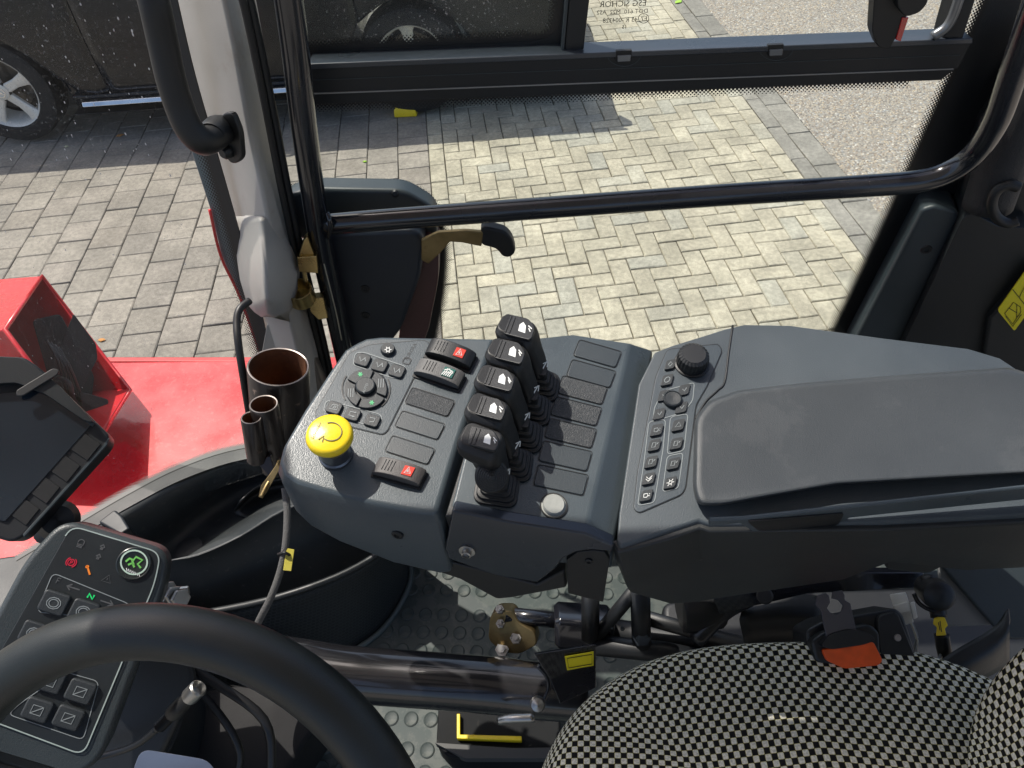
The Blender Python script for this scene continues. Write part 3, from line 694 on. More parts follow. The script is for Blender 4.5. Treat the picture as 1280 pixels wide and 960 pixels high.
for x in (780, 970):
    n1 = slab('latch_notch', [(x - 10, ytop(x) - 1), (x + 10, ytop(x) - 2), (x + 9, ytop(x) + 12), (x + 5, ytop(x) + 15), (x - 8, ytop(x) + 15), (x - 10, ytop(x) + 10)], pr, .0150, .010, rubber_m, door, bevel=.0006)
    slab('latch_pin', [(x - 8, ytop(x) + 5), (x + 9, ytop(x) + 4), (x + 8, ytop(x) + 12), (x - 8, ytop(x) + 13)], pr, .0165, .013, mat('grey latch pin', (.2, .21, .22), .35, metal=.5), n1, bevel=.0008)
    strokes('latch_arc', [circ(x, ytop(x) + 1, 22, 17, 10, 170, 14)], 1.0, pr, .0124, trimb_m, n1)
# sliding pane frame with dotted border
pw = Plane(Vector((0, .79, 2.2)), Vector((0, -1, 0)))
slab('sliding_pane', [(310, -60), (720, -60), (712, 70), (380, 84)], pw, .0, -.003, slide_glass, door, bevel=0)
slab('sliding_frame', [(716, -60), (744, -60), (729, 67), (705, 68)], pw, .018, -.004, black_m, door, bevel=.002)
slab('sliding_frame', [(712, -60), (716, -60), (705, 67), (701, 67)], pw, .019, .0, trimb_m, door, bevel=.001)
b1 = [(380, 66), (450, 62), (540, 58), (640, 53.5), (672, 50), (688, 44), (697, 34), (701, 20), (703, 0), (706, -30), (709, -58)]
b1 = [(p.x, p.y) for p in crom([Vector((x, y, 0)) for x, y in b1], 4)]
inn = [(x - 17 * max(0, min(1, (x - 640) / 60)), y - 17 * (1 - max(0, min(1, (x - 660) / 40)))) for x, y in b1]
dotted('frit_dots', [pw(x, y, .002) for x, y in b1], [pw(x, y, .002) for x, y in inn], .0042, frit_m, door, rin=.60, rout=.12)
outp = [(min(x + 14, 716), y + 16 * (1 - max(0, min(1, (x - 690) / 12)))) for x, y in b1]
slab('frit_border', b1 + outp[::-1], pw, .0025, .0005, black_m, door, bevel=0)
yb = lambda x: 131 - (x - 395) * 32 / 780
xs = [395 + i * 39 for i in range(20)]
dotted('frit_dots', [pg(x, yb(x) - 5, .003) for x in xs], [pg(x, yb(x) + 10, .003) for x in xs], .0044, frit_m, door, rin=.50, rout=.13)
# handle at the right end of the rail, sloping end bar
slab('slide_latch', [(1096, -50), (1138, -50), (1134, 22), (1124, 40), (1112, 62), (1098, 60), (1090, 40)], pr, .030, .014, rubber_m, door, bevel=.005, r=5)
slab('slide_latch', [(1118, -50), (1166, -50), (1160, 4), (1150, 16), (1132, 22), (1122, 10)], pr, .040, .030, black_m, door, bevel=.006, r=6)
slab('latch_red_mark', [(1128, 22), (1136, 22), (1126, 52), (1120, 50)], pr, .0315, .028, redlens, door, bevel=.0005)
slab('end_bar', [(1210, -60), (1240, -60), (1204, 50), (1178, 50)], pr, .012, -.015, black_m, door, bevel=.003)
tube('end_channel', [pr(1214, -50, .014), pr(1200, -5, .014), pr(1186, 30, .014), pr(1166, 46, .014)], .005, mat('satin channel', (.2, .21, .22), .25, metal=.6), door)
# tubes
tube('guard_upright', [Py(x, y, .715) for x, y in ((351, -70), (360, -8), (369, 60), (379, 150), (391, 240), (402, 310), (417, 380), (434, 460), (450, 530))], .0138, gloss_m, door, n=20)
tube('guard_tube', [Py(x, y, .715) for x, y in ((404, 281), (500, 273), (700, 258.5), (900, 244), (1080, 232.5), (1150, 226))] + [Py(1190, 213, .712), Py(1222, 188, .705), Py(1246, 150, .69), Py(1264, 100, .68), Py(1285, 40, .67), Py(1312, -40, .66)], .0128, gloss_m, door, n=20)
tube('weld_bead', [Py(409, 266, .706), Py(412, 275, .70), Py(413, 286, .70), Py(410, 297, .706)], .003, gloss_m, door, n=8)
tube('rubbed_line', [Py(x, y, .7008) for x, y in ((405, 330), (413, 362), (421, 395), (427, 425))], .0009, mat('bare scratch', (.4, .38, .3), .4), door, n=6)
prism('lower_panel', [Vector((-.40, .812, 1.57)), Vector((.95, .812, 1.57)), Vector((.95, .812, 1.12)), Vector((-.40, .812, 1.12))], (0, .02, 0), trim_m, door, bevel=.004)  # hidden behind the console, added to keep sun off the floor
slab('top_shadow_bar', [(300, -330), (1500, -330), (1500, -290), (300, -290)], pr, .012, -.02, black_m, door, bevel=.002)  # out of view, added to cast a shadow band on the console
# moulded latch housing
ph = Plane(Py(480, 350, .77), Vector((0, -1, .02)))
hp_ = rnd([(352, 246), (388, 236), (505, 238), (545, 262), (548, 300), (420, 300), (360, 300)], 14)
slab('housing_top', hp_, ph, .002, -.03, trimb_m, door, bevel=.006)
hs_ = rnd([(404, 292), (518, 288), (531, 300), (526, 345), (502, 412), (480, 440), (430, 440)], 10)
slab('housing_face', hs_, ph, .03, -.02, mat('deep blue black plastic', (.020, .026, .036), .42, bump=.2, bscale=1200), door, bevel=.007, seg=4)
slab('housing_side', rnd([(515, 300), (534, 294), (549, 300), (548, 350), (536, 412), (525, 440), (496, 440)], 8), ph, .012, -.02, mat('painted red reflection', (.085, .04, .038), .45, bump=.4, bscale=500), door, bevel=.006)  # reddish brown paints a red reflection into the side's colour
for y in (361, 394):
    lathe('screw', ph(457, y, .03), ph.n, [(.0065, 0), (.006, .0015), (.0035, .0015), (.003, .0005), (0, .0005)], black_m, door, n=16, cap=False)
lathe('rubber_plug', Pz(494, 242, ph.z(494, 242) + .002), Vector((0, -1, .4)), [(.005, 0), (.003, .002), (0, .002)], black_m, door, n=10, cap=False)
hv = [ph(x, y, .035) for x, y in ((520, 312), (532, 300), (552, 288), (575, 288), (602, 296))]
lv = ob('latch_lever', *(lambda P: ([q + Vector((0, s, 0)) for s in (0, -.006) for q in P], [list(range(len(P))), list(range(2 * len(P) - 1, len(P) - 1, -1))] + [[i, (i + 1) % len(P), (i + 1) % len(P) + len(P), i + len(P)] for i in range(len(P))]))([ph(x, y, .04) for x, y in ((527, 297), (548, 287), (582, 285), (605, 287), (602, 305), (578, 300), (563, 299), (551, 313), (536, 327), (527, 322))]), brass_m, door, bevel=.0015)
gp2 = rnd([(601, 284), (612, 285), (632, 290), (641, 300), (645, 316), (638, 323), (628, 322), (621, 312), (601, 307)], 6)
prism('lever_grip', [ph(x, y, .046) for x, y in gp2], (0, .017, 0), rubber_m, lv, bevel=.005, seg=3)
# hinge
hg = thing('door_hinge', 'yellow zinc plated striker and hinge between grey pillar and black upright', 'hinge', Py(385, 400, .7))
brassb_m = mat('bright yellow zinc', (.50, .38, .17), .3, metal=1, var=.3, vscale=40, dirt=.3, dirtcol=(.1, .06, .03), dscale=60)
hq = Plane(Py(388, 340, .70), Vector((.2, -1, .1)))
slab('upper_leaf', [(380, 300), (384, 296), (397, 330), (394, 342), (372, 324)], hq, .012, .0, brassb_m, hg, bevel=.001)
slab('upper_leaf', [(371, 322), (396, 320), (398, 342), (374, 340)], hq, .016, -.004, brassb_m, hg, bevel=.001)
slab('lower_leaf', [(386, 374), (404, 372), (410, 398), (398, 400), (388, 390)], hq, .01, -.004, brassb_m, hg, bevel=.001)
cb = hq(379, 366, .012); ax_ = (hq(380, 350, .012) - hq(378, 384, .012)).normalized()
lathe('barrel', cb - ax_ * .010, Vector((.05, -.25, 1)), [(.0165, 0), (.0165, .022), (.0145, .022), (.0145, .004), (0, .004)], brassb_m, hg, n=28, cap=False)
tube('pin', [hq(379, 336, .012), hq(381, 344, .012), hq(383, 356, .012)], .0028, brassb_m, hg, n=10, smooth=2)
# glass print, read from behind
gt = tag(text('glass_marking', 'ESG SICHOR', pg, (808, 7), (1, -.035), (.05, -1), 10.6, .0025, dkprint, None, mirror=True), 'small black mirrored approval print on the door glass above the rail', 'marking')
pgm = lambda name, s, o2, sz: text(name, s, pg, o2, (1, -.035), (.05, -1), sz, .0025, dkprint, gt, mirror=True)
pgm('text_line', 'DOT 610  M22  AS2', (810, 16), 7.6); pgm('text_line', '43 R -004328', (797, 27), 8); pgm('text_line', '.  .  .  .   15', (806, 35), 6.6)
pgm('text_line', 'E7', (809, 26), 8); strokes('circle_mark', [circ(804.5, 23, 6.5, 6)], .8, pg, .0025, dkprint, gt)

# ================= rear pillar trims on the right =================
rt = thing('rear_pillar', 'black moulded rear pillar with stepped plastic covers at the right edge', 'pillar', Py(1180, 420, .72))
def bar(name, pts, m, pl, h, d, bev=.006, par=rt): return slab(name, pts, pl, h, h - d, m, par, bevel=bev, seg=4)
pq = Plane(Vector((.6, .74, 1.8)), Vector((-.25, -1, .05)))
bar('slim_cover', [(1152, 262), (1168, 257), (1196, 263), (1200, 270), (1120, 440), (1060, 440)], trimb_m, pq, .012, .05, .008)
bar('pillar_base', [(1225, 150), (1300, 40), (1320, 470), (1095, 460), (1195, 268)], trim_m, pq, -.012, .04)
bar('pillar_cover', rnd([(1204, 272), (1216, 266), (1250, 284), (1290, 285), (1300, 480), (1110, 470)], 5), trim_m, pq, .028, .06, .010)
tube('belt_roll', [pq(1330, 40, .03), pq(1290, 120, .03), pq(1258, 190, .03), pq(1234, 258, .03)], .027, mat('black textured sleeve', (.015, .016, .018), .6, bump=1, bscale=900), rt, n=18)
tube('clamp_ring', [pq(1262 + 22 * cos(t), 255 + 24 * sin(t), .058) for t in [radians(60 + 30 * k) for k in range(9)]], .006, rubber_m, rt, n=10)
tube('rear_seal', [pq(1290, 60, .0), pq(1262, 130, .0), pq(1230, 205, .0), pq(1206, 262, .0)], .006, rubber_m, rt, n=8)
bar('red_edge', [(1280, 128), (1283, 128), (1283, 150), (1246, 196), (1243, 192)], red_m, pq, .008, .02, .001)
lathe('screw', pq(1158, 312, .012), pq.n, [(.007, 0), (.006, .0012), (.0035, .0012), (.003, 0), (0, 0)], black_m, rt, n=16, cap=False)
bar('lower_panel', [(1236, 398), (1300, 330), (1320, 480), (1225, 470)], trim_m, pq, .04, .05, .004)
ws_ = slab('warning_sticker', rnd([(1247, 388), (1288, 330), (1300, 345), (1300, 370), (1268, 414)], 3), pq, .0425, .0405, ysign_m, None, bevel=0)
tag(ws_, 'yellow warning sticker with black line drawings on the right pillar', 'sticker')
strokes('manual_symbol', [[(1256, 392), (1267, 378), (1276, 384), (1276, 390), (1266, 405), (1256, 392)], [(1261, 385), (1271, 391), (1271, 398)], [(1257, 395), (1266, 408), (1277, 393)], [(1271, 380), (1271, 391)]], .8, pq, .0428, dkprint, ws_)
strokes('line', [[(1266, 362), (1290, 392)], [(1274, 372), (1282, 356), (1296, 372), (1284, 384), (1274, 372)]], .9, pq, .0428, dkprint, ws_)

# ================= operator console =================
CP = Plane(Pz(650, 560, 1.92), Vector((.11, -.16, .98)))
IN = -CP.n
def hang(top_px, low, pl=None, h=0):
    """ring on the console plane, and the ring below it (low gives px,py,Y or a drop)"""
# --- left control panel ---
cpn = thing('control_panel', 'left console panel with climate keys, rocker switches and a yellow stop button', 'control panel', CP(450, 560, -.09))
top = [(447, 428), (458, 423), (476, 421), (617, 423), (600, 470), (572, 551), (545, 640), (530, 640), (470, 629), (405, 612), (372, 602), (357, 592), (351, 576), (356, 556), (382, 512), (416, 460), (432, 437)]
ring0 = [CP(x, y) for x, y in top]
dn = Vector((0, -.012, -1)); drop = [.02] * 4 + [.03, .06, .085, .088, .082, .068, .055, .045, .04, .035, .03, .02, .02]
ring1 = [p + dn * .012 + (p - CP(480, 520)).normalized() * .006 for p in ring0]
ring2 = [p + dn * d for p, d in zip(ring1, drop)]
ctr = CP(480, 530, -.07); ring3 = [p.lerp(ctr, .25) + Vector((0, 0, -.012)) for p in ring2]
solid_rows('housing', [ring0, ring1, ring2, ring3], console_m, cpn, bevel=.0035, seg=4)
# dark skirt and inner wall plates standing a hair proud
sk_pts = lambda xs: [Plane(ring1[10], Vector((0, -1, .02)))(x, y, .006) for x, y in xs]
wallp = [CP(616, 424, -.004) + Vector((.007, 0, 0)), CP(546, 641, -.004) + Vector((.007, -.004, 0)), CP(546, 641, -.004) + Vector((.010, .0, -.088)), CP(616, 424, -.004) + Vector((.012, 0, -.06))]
prism('inner_wall', wallp, Vector((.012, 0, 0)), black_m, cpn, bevel=.002)
def skirt_screw(px, py, pl, par, r=.0055):
    s = lathe('screw', pl(px, py, 0), pl.n, [(r, -.002), (r, .0012), (r * .8, .002), (r * .5, .002), (r * .45, .0008), (0, .0008)], black_m, par, n=18, cap=False)
SKP = plane3(ring1[8] + (ring2[8] - ring1[8]) * .5, ring1[11] + (ring2[11] - ring1[11]) * .5, ring2[9])
skirt_screw(392, 632, SKP, cpn); skirt_screw(497, 668, SKP, cpn)
bez = [(461, 431), (530, 425), (537, 429), (536, 434), (484, 539), (478, 543), (395, 523), (394, 515), (437, 441)]
slab('climate_bezel', bez, CP, .0012, -.004, mat('bezel plastic', (.045, .062, .075), .45, bump=.3, bscale=900), cpn, bevel=.0008, r=6)
strokes('bezel_groove', [rnd(bez, 7) + [rnd(bez, 7)[0]]], 1.0, CP, .0005, black_m, cpn)
ux, uy = (8.8, 2.6), (3.4, -7.0)
def key(cx, cy, par, sx=1, sy=1, icon=None, m=button_m, h=.0045, U_=ux, V_=uy, pl=CP, r=4, w=.9, im=grey_pr, nm='button'):
    u = (U_[0] * sx, U_[1] * sx); v = (V_[0] * sy, V_[1] * sy)
    o = slab(nm, para(cx, cy, u, v), pl, h, -.003, m, par, bevel=.0011, seg=3, r=r)
    if icon: strokes('symbol', [[(cx + a * u[0] + b * v[0], cy + a * u[1] + b * v[1]) for a, b in ln] for ln in icon], w, pl, h + .00005, im, o)
    return o
def frame_line(cx, cy, u, v, par, pl=CP, h=.0013, r=4, w=.9, m=grey_pr):
    q = para(cx, cy, u, v, r); return strokes('outline', [q + [q[0]]], w, pl, h, m, par)
fl = [[(-.5, .3), (-.1, -.4), (.3, .4)], [(.2, .4), (.5, -.2)]]
for cx, cy in ((453, 449), (474.5, 456), (496, 463)):
    key(cx, cy, cpn, icon=fl, h=.0042)
q = rnd([(444, 441), (454, 440), (507, 458), (506, 466), (500, 473), (490, 472), (441, 456)], 5); strokes('outline', [q + [q[0]]], .9, CP, .0014, grey_pr, cpn)
ic = [[[(-.5, -.4), (-.3, .4), (.4, .5), (.5, -.3), (-.5, -.4)], [(-.1, -.2), (0, .3)], [(.15, -.2), (.2, .3)]], [[(.4, .4), (-.4, .3), (-.4, -.3), (.4, -.3)], [(.1, -.5), (.4, -.3)]], [[(-.4, .3), (.3, .4), (.3, -.2), (-.2, -.4)]]]
for (cx, cy), i_ in zip(((417.5, 509), (440.5, 517.5), (465, 525)), ic): key(cx, cy, cpn, icon=i_, h=.0042)
q = rnd([(408, 500), (476, 518), (478, 526), (470, 535), (404, 514)], 5); strokes('outline', [q + [q[0]]], .8, CP, .0014, grey_pr, cpn)
# round key
base = CP(485, 438.5, .001)
rk = lathe('round_button', base, CP.n, [(.0072, -.002), (.0072, .003), (.0062, .0045), (0, .0045)], button_m, cpn, n=28, cap=False)
strokes('symbol', [circ(485, 437, 2.3, 2.1)] + [[(485 + 2.6 * cos(a), 437 + 2.4 * sin(a)), (485 + 4.4 * cos(a), 437 + 4 * sin(a))] for a in [k * pi / 3 for k in range(6)]], .8, CP, .0057, white_m, rk)
# climate ring: four petals and a centre key
cx, cy = 457.5, 485.5
def petal(a0, a1, r0, r1, h, name='ring_button', par=cpn, m=button_m):
    P = []
    for k in range(9): a = radians(a0 + (a1 - a0) * k / 8); P.append((r1 * cos(a), r1 * sin(a)))
    for k in range(9): a = radians(a1 + (a0 - a1) * k / 8); P.append((r0 * cos(a), r0 * sin(a)))
    P = [(cx + x * 1.0 - .16 * y, cy + y * .92 + .18 * x) for x, y in P]
    return slab(name, P, CP, h, -.002, m, par, bevel=.0007)
rr_ = lathe('ring_recess', CP(cx, cy, -.001), CP.n, [(.0205, 0), (.0205, .0024), (.0195, .0028), (0, .0028)], mat('ring recess', (.018, .022, .026), .5), cpn, n=40, cap=False)
for a in (-135 + 15, -45 + 15, 45 + 15, 135 + 15):
    p = petal(a - 60 + 18, a + 60 - 18 , 13.5, 26, .0045, par=rr_)
    m_ = radians(a); X_, Y_ = cx + 20 * cos(m_) - .16 * 20 * sin(m_), cy + 20 * sin(m_) * .92 + .18 * 20 * cos(m_)
    if abs(sin(m_)) > .7: strokes('fan_symbol', [[(X_ - 3, Y_), (X_ + 3, Y_)], [(X_ - 1.5, Y_ - 2.5), (X_ + 1.5, Y_ + 2.5)], [(X_ + 1.5, Y_ - 2.5), (X_ - 1.5, Y_ + 2.5)]], 1.1, CP, .0046, green_m, rr_)
    else: strokes('level_marks', [[(X_ - 3 + k, Y_ - 6), (X_ - 3.5 + k, Y_ + 5)] for k in (0, 3, 6)], .8, CP, .0046, grey_pr, rr_)
cb_ = lathe('centre_button', CP(cx, cy, .0), CP.n, [(.0095, 0), (.0095, .005), (.0082, .0064), (0, .0064)], button_m, rr_, n=32, cap=False)
text('symbol_text', 'AUTO', CP, (455.5, 491.5), (.42, -.9), (-.9, -.35), 4.6, .0067, grey_pr, rr_)
for r_, a0_, a1_ in ((30, 150, 215), (30, -25, 50)):
    strokes('ring_arc', [circ(cx, cy, r_, r_ * .95, a0_, a1_, 10)], 1.6, CP, .0018, black_m, cpn)
# embossed maker mark beside the key panel
text('brand_marking', 'AURORA', CP, (509, 451), (.55, -.95), (-.9, -.3), 6.0, .0014, mat('debossed mark', (.018, .022, .026), .5), cpn)
q = para(508.5, 451, (4.2, 1.2), (1.8, -3.4), 2); strokes('marking_frame', [q + [q[0]]], 1.1, CP, .0014, MAT['debossed mark'], cpn)
# rocker switches: (centre), lit badge
RU, RV = (28, 9.5), (4.5, -9)
def rocker(cx, cy, badge, tone, U_=RU, V_=RV, flip=1):
    u, v = Vector(U_), Vector(V_); n = 12
    low, up = [], []
    rows = []
    for s in (-1, 1):
        row = []
        for i in range(n + 1):
            t = -1 + 2 * i / n; x = cx + u.x * t + v.x * s; y = cy + u.y * t + v.y * s
            hh = .0040 + .0085 * math.sqrt(max(0, 1 - (t * .98) ** 2)) ** .8 * (1 - .35 * (t + 1) / 2 * 0) 
            row.append((x, y, hh))
        rows.append(row)
    V = []
    for row in rows:
        V += [CP(x, y, 0) + CP.n * h for x, y, h in row]; V += [CP(x, y, -.002) for x, y, h in row]
    m_ = n + 1; Fc = []
    for i in range(n):
        Fc.append([i, i + 1, 2 * m_ + i + 1, 2 * m_ + i]); Fc.append([m_ + i, m_ + i + 1, i + 1, i]); Fc.append([2 * m_ + i, 2 * m_ + i + 1, 3 * m_ + i + 1, 3 * m_ + i]); Fc.append([m_ + i, 3 * m_ + i, 3 * m_ + i + 1, m_ + i + 1])
    Fc += [[0, 2 * m_, 3 * m_, m_], [n, m_ + n, 3 * m_ + n, 2 * m_ + n]]
    o = ob('rocker_switch', V, Fc, tone, cpn, bevel=.0009)
    def rel(a, b): return (cx + u.x * a + v.x * b, cy + u.y * a + v.y * b)
    slab('rocker_frame', [rel(-1.06, -1.16), rel(1.06, -1.16), rel(1.06, 1.12), rel(-1.06, 1.12)], CP, .0018, -.002, black_m, o, bevel=.0006, r=2)
    h1 = .0040 + .0085 * .97
    def hat(t): return .0040 + .0085 * math.sqrt(max(0, 1 - (t * .98) ** 2)) ** .8
    for k in range(4):
        t = -.62 + .13 * k; c = [CP(*rel(t, s)) + CP.n * (hat(t) + .0002 - .0004) for s in (-.6, .72)]
        tube('grip_groove', c, .00055, black_m, o, n=6, smooth=0)
    tb = .38; hb = hat(tb)
    p0, p1 = rel(tb - .22, 0), rel(tb + .22, 0)
    bpl = plane3(CP(*rel(tb - .25, -.5)) + CP.n * hat(tb - .25), CP(*rel(tb + .25, -.5)) + CP.n * hat(tb + .25), CP(*rel(tb - .25, .5)) + CP.n * hat(tb - .25))
    def on(a, b): 
        w = CP(*rel(a, b)) + CP.n * hb; X_, Y_, _ = proj(w); return (X_, Y_)
    if badge == 'warn':
        slab('badge', [on(tb - .2, -.55), on(tb + .22, -.55), on(tb + .22, .6), on(tb - .2, .6)], bpl, .0009, -.001, redp, o, bevel=.0003)
        strokes('triangle', [[on(tb - .10, -.35), on(tb + .14, -.2), on(tb - .02, .5), on(tb - .10, -.35)], [on(tb - .02, -.1), on(tb + .03, -.1), on(tb, .2), on(tb - .02, -.1)]], .9, bpl, .0010, white_m, o)
    else:
        slab('badge', [on(tb - .22, -.6), on(tb + .26, -.6), on(tb + .26, .65), on(tb - .22, .65)], bpl, .0009, -.001, mat('teal print', (.02, .12, .1), .5), o, bevel=.0003)
        random.seed(3)
        strokes('brush_symbol', [[on(tb - .2 + .08 * k, -.5), on(tb - .14 + .08 * k, random.uniform(.0, .5))] for k in range(5)] + [[on(tb - .18, -.1), on(tb + .2, .1)], [on(tb - .1, .45), on(tb + .15, .3)], [on(tb - .18, .2), on(tb + .02, .5)]], 1.1, bpl, .0010, white_m, o)
    return o
rocker(563.5, 446, 'warn', black_m); rocker(549.5, 470.5, 'brush', mat('worn rocker', (.10, .10, .10), .55, bump=.4, bscale=900), V_=(4.5, -8.5)); rocker(499.5, 593, 'warn', mat('worn brown rocker', (.075, .07, .068), .5, bump=.4, bscale=900), U_=(29.5, 8), V_=(5, -9.5))
def blank(cx, cy, par, m=inset_m, U_=(26.5, 8.5), V_=(4.7, -9.5), h=.0016):
    o = slab('blank_plate', para(cx, cy, U_, V_), CP, h, -.003, m, par, bevel=.0007, seg=2, r=4); 
    g_ = para(cx, cy, (U_[0] * 1.03, U_[1] * 1.03), (V_[0] * 1.07, V_[1] * 1.07), 4); strokes('plate_gap', [g_ + [g_[0]]], .8, CP, .00025, black_m, o)
    return o
blank(537.5, 502.5, cpn, inset_shine); blank(525, 531.5, cpn); blank(512.5, 562.5, cpn)
# yellow emergency stop
eb = CP(420, 569, 0)
es = lathe('stop_button_collar', eb, CP.n, [(.0152, -.002), (.0152, .0035), (.0138, .005), (.0138, .015), (.0146, .0155), (.0146, .021), (.0135, .0215), (.0135, .034)], mat('dark steel collar', (.16, .17, .19), .3, metal=.8, var=.2), cpn, n=36)
ec = CP(412, 571, .0) + (CP(414.5, 541.5, .032) - CP(412, 571, 0)).normalized() * 0
hd = CP.n
lathe('stop_button_head', eb, hd, [(.0135, .031), (.0180, .0315), (.0200, .0335), (.0203, .0365), (.0192, .0400), (.0178, .0412), (.0165, .0418), (0, .0422)], yellow_m, es, n=44, cap=False)
EP = Plane(eb + hd * .0424, hd); X0, Y0, _ = proj(eb + hd * .0424)
strokes('turn_arrow', [circ(X0 + 3, Y0 - 1, 13.5, 11.5, -110, 130, 22), [(X0 - 13, Y0 + 9), (X0 - 6, Y0 + 4), (X0 - 8, Y0 + 12)]], .9, EP, .0001, dkprint, es)
text('stop_button_text', 'Schneider', EP, (X0 - 19, Y0 + 9), (.45, -.9), (-.9, -.45), 6.0, .0001, dkprint, es)

# --- lever panel ---
lpn = thing('lever_panel', 'middle console panel with five black finger levers and a row of blank plates', 'lever panel', CP(690, 540, -.1))
face = [(628, 440), (648, 424), (700, 417), (716, 417), (788, 428), (762, 540), (735, 657), (730, 663), (640, 650), (572, 637), (564, 632), (568, 618), (590, 530), (610, 462)]
edge_r = [(788, 428), (817, 437), (800, 520), (783, 600), (768, 672), (765, 676), (731, 662)]
FD = Vector((.32, -.1, -1)).normalized()
r0 = [CP(x, y) for x, y in face]
def drop3(p, d, dx=0, dy=0): return p + Vector((dx, dy, -d))
# main body: outline including the chamfer
outl = [(628, 440), (648, 424), (716, 417), (788, 428), (816, 437), (801, 520), (783, 600), (767, 676), (732, 663), (640, 650), (572, 637), (564, 632), (568, 618), (590, 530), (610, 462)]
hts = [0, 0, 0, 0, -.018, -.018, -.018, -.018, 0, 0, 0, 0, 0, 0, 0]
t0 = [CP(x, y, h) for (x, y), h in zip(outl, hts)]
dr = [.05, .05, .05, .05, .05, .05, .06, .045, .055, .062, .064, .064, .06, .06, .05]
t1 = [p + Vector((0, -.002, -.010)) for p in t0]; t2 = [p + Vector((0, -.004, -d)) for p, d in zip(t0, dr)]
n = len(outl); V = t0 + t1 + t2
Fc = [[0, 1, 2, 3, 8, 9, 10, 11, 12, 13, 14], [3, 4, 5, 6, 7, 8], [2 * n + i for i in range(n - 1, -1, -1)]]
for j in (0, n): Fc += [[j + i, j + (i + 1) % n, j + n + (i + 1) % n, j + n + i] for i in range(n)]
ob('housing', V, Fc, console_m, lpn, bevel=.003, seg=4)
# glossy front skirt
SP2 = plane3(t0[8] + Vector((0, -.006, 0)), t0[11] + Vector((0, -.006, 0)), (t0[8] + t0[11]) / 2 + Vector((0, -.006 - .010, -.06)))
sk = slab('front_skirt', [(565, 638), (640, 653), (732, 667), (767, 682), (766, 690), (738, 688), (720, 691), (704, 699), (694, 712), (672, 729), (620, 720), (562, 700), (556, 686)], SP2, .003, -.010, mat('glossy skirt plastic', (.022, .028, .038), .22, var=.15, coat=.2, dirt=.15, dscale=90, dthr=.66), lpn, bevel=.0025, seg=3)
b = SP2(584, 688, .003)
lathe('hex_bolt', b, SP2.n, [(.0075, 0), (.0075, .0015), (.0045, .0018), (.0045, .006), (.0032, .0065), (.0028, .004), (0, .004)], chrome_m, lpn, n=24, cap=False)
skirt_screw(678, 709, SP2, lpn)
br = slab('side_bracket', [(710, 742), (708, 700), (722, 690), (742, 688), (756, 690), (762, 700), (754, 753)], SP2, -.004, -.010, black_m, lpn, bevel=.001)
skirt_screw(736, 701, Plane(SP2.p - SP2.n * .004, SP2.n), lpn, .0035)
tray = [(545, 690), (562, 702), (672, 731), (706, 712), (709, 735), (640, 748), (621, 750), (575, 725), (470, 690), (400, 660)]
slab('lower_tray', tray, SP2, -.012, -.09, black_m, cpn, bevel=.003)
for i, (cx, cy) in enumerate([(747, 442), (739, 467), (728, 487.5), (720, 514), (713, 541.5), (706.5, 570), (701, 600)]):
    k = 1 + .035 * (i - 3); sc_ = 1.0 + .028 * (i - 3)
    blank(cx, cy, lpn, inset_shine if i in (2, 3, 4) else inset_m, (28.5 * sc_, (8.2 - .35 * i) * sc_), (3.8 - .1 * i, (-9.6 - .45 * i) * 1.0))
gk = lathe('round_cap', CP(692, 632.5, 0), CP.n, [(.0112, -.001), (.0112, .0012), (.0100, .0014), (.0100, .0035), (.0088, .005), (0, .005)], mat('grey cap plastic', (.30, .31, .29), .5, bump=.3, dirt=.3, dirtcol=(.2, .2, .18)), lpn, n=36, cap=False)
lathe('cap_ring', CP(692, 632.5, 0), CP.n, [(.0122, -.001), (.0122, .0016), (.0112, .0016), (.0112, 0)], rubber_m, gk, n=36, cap=False)
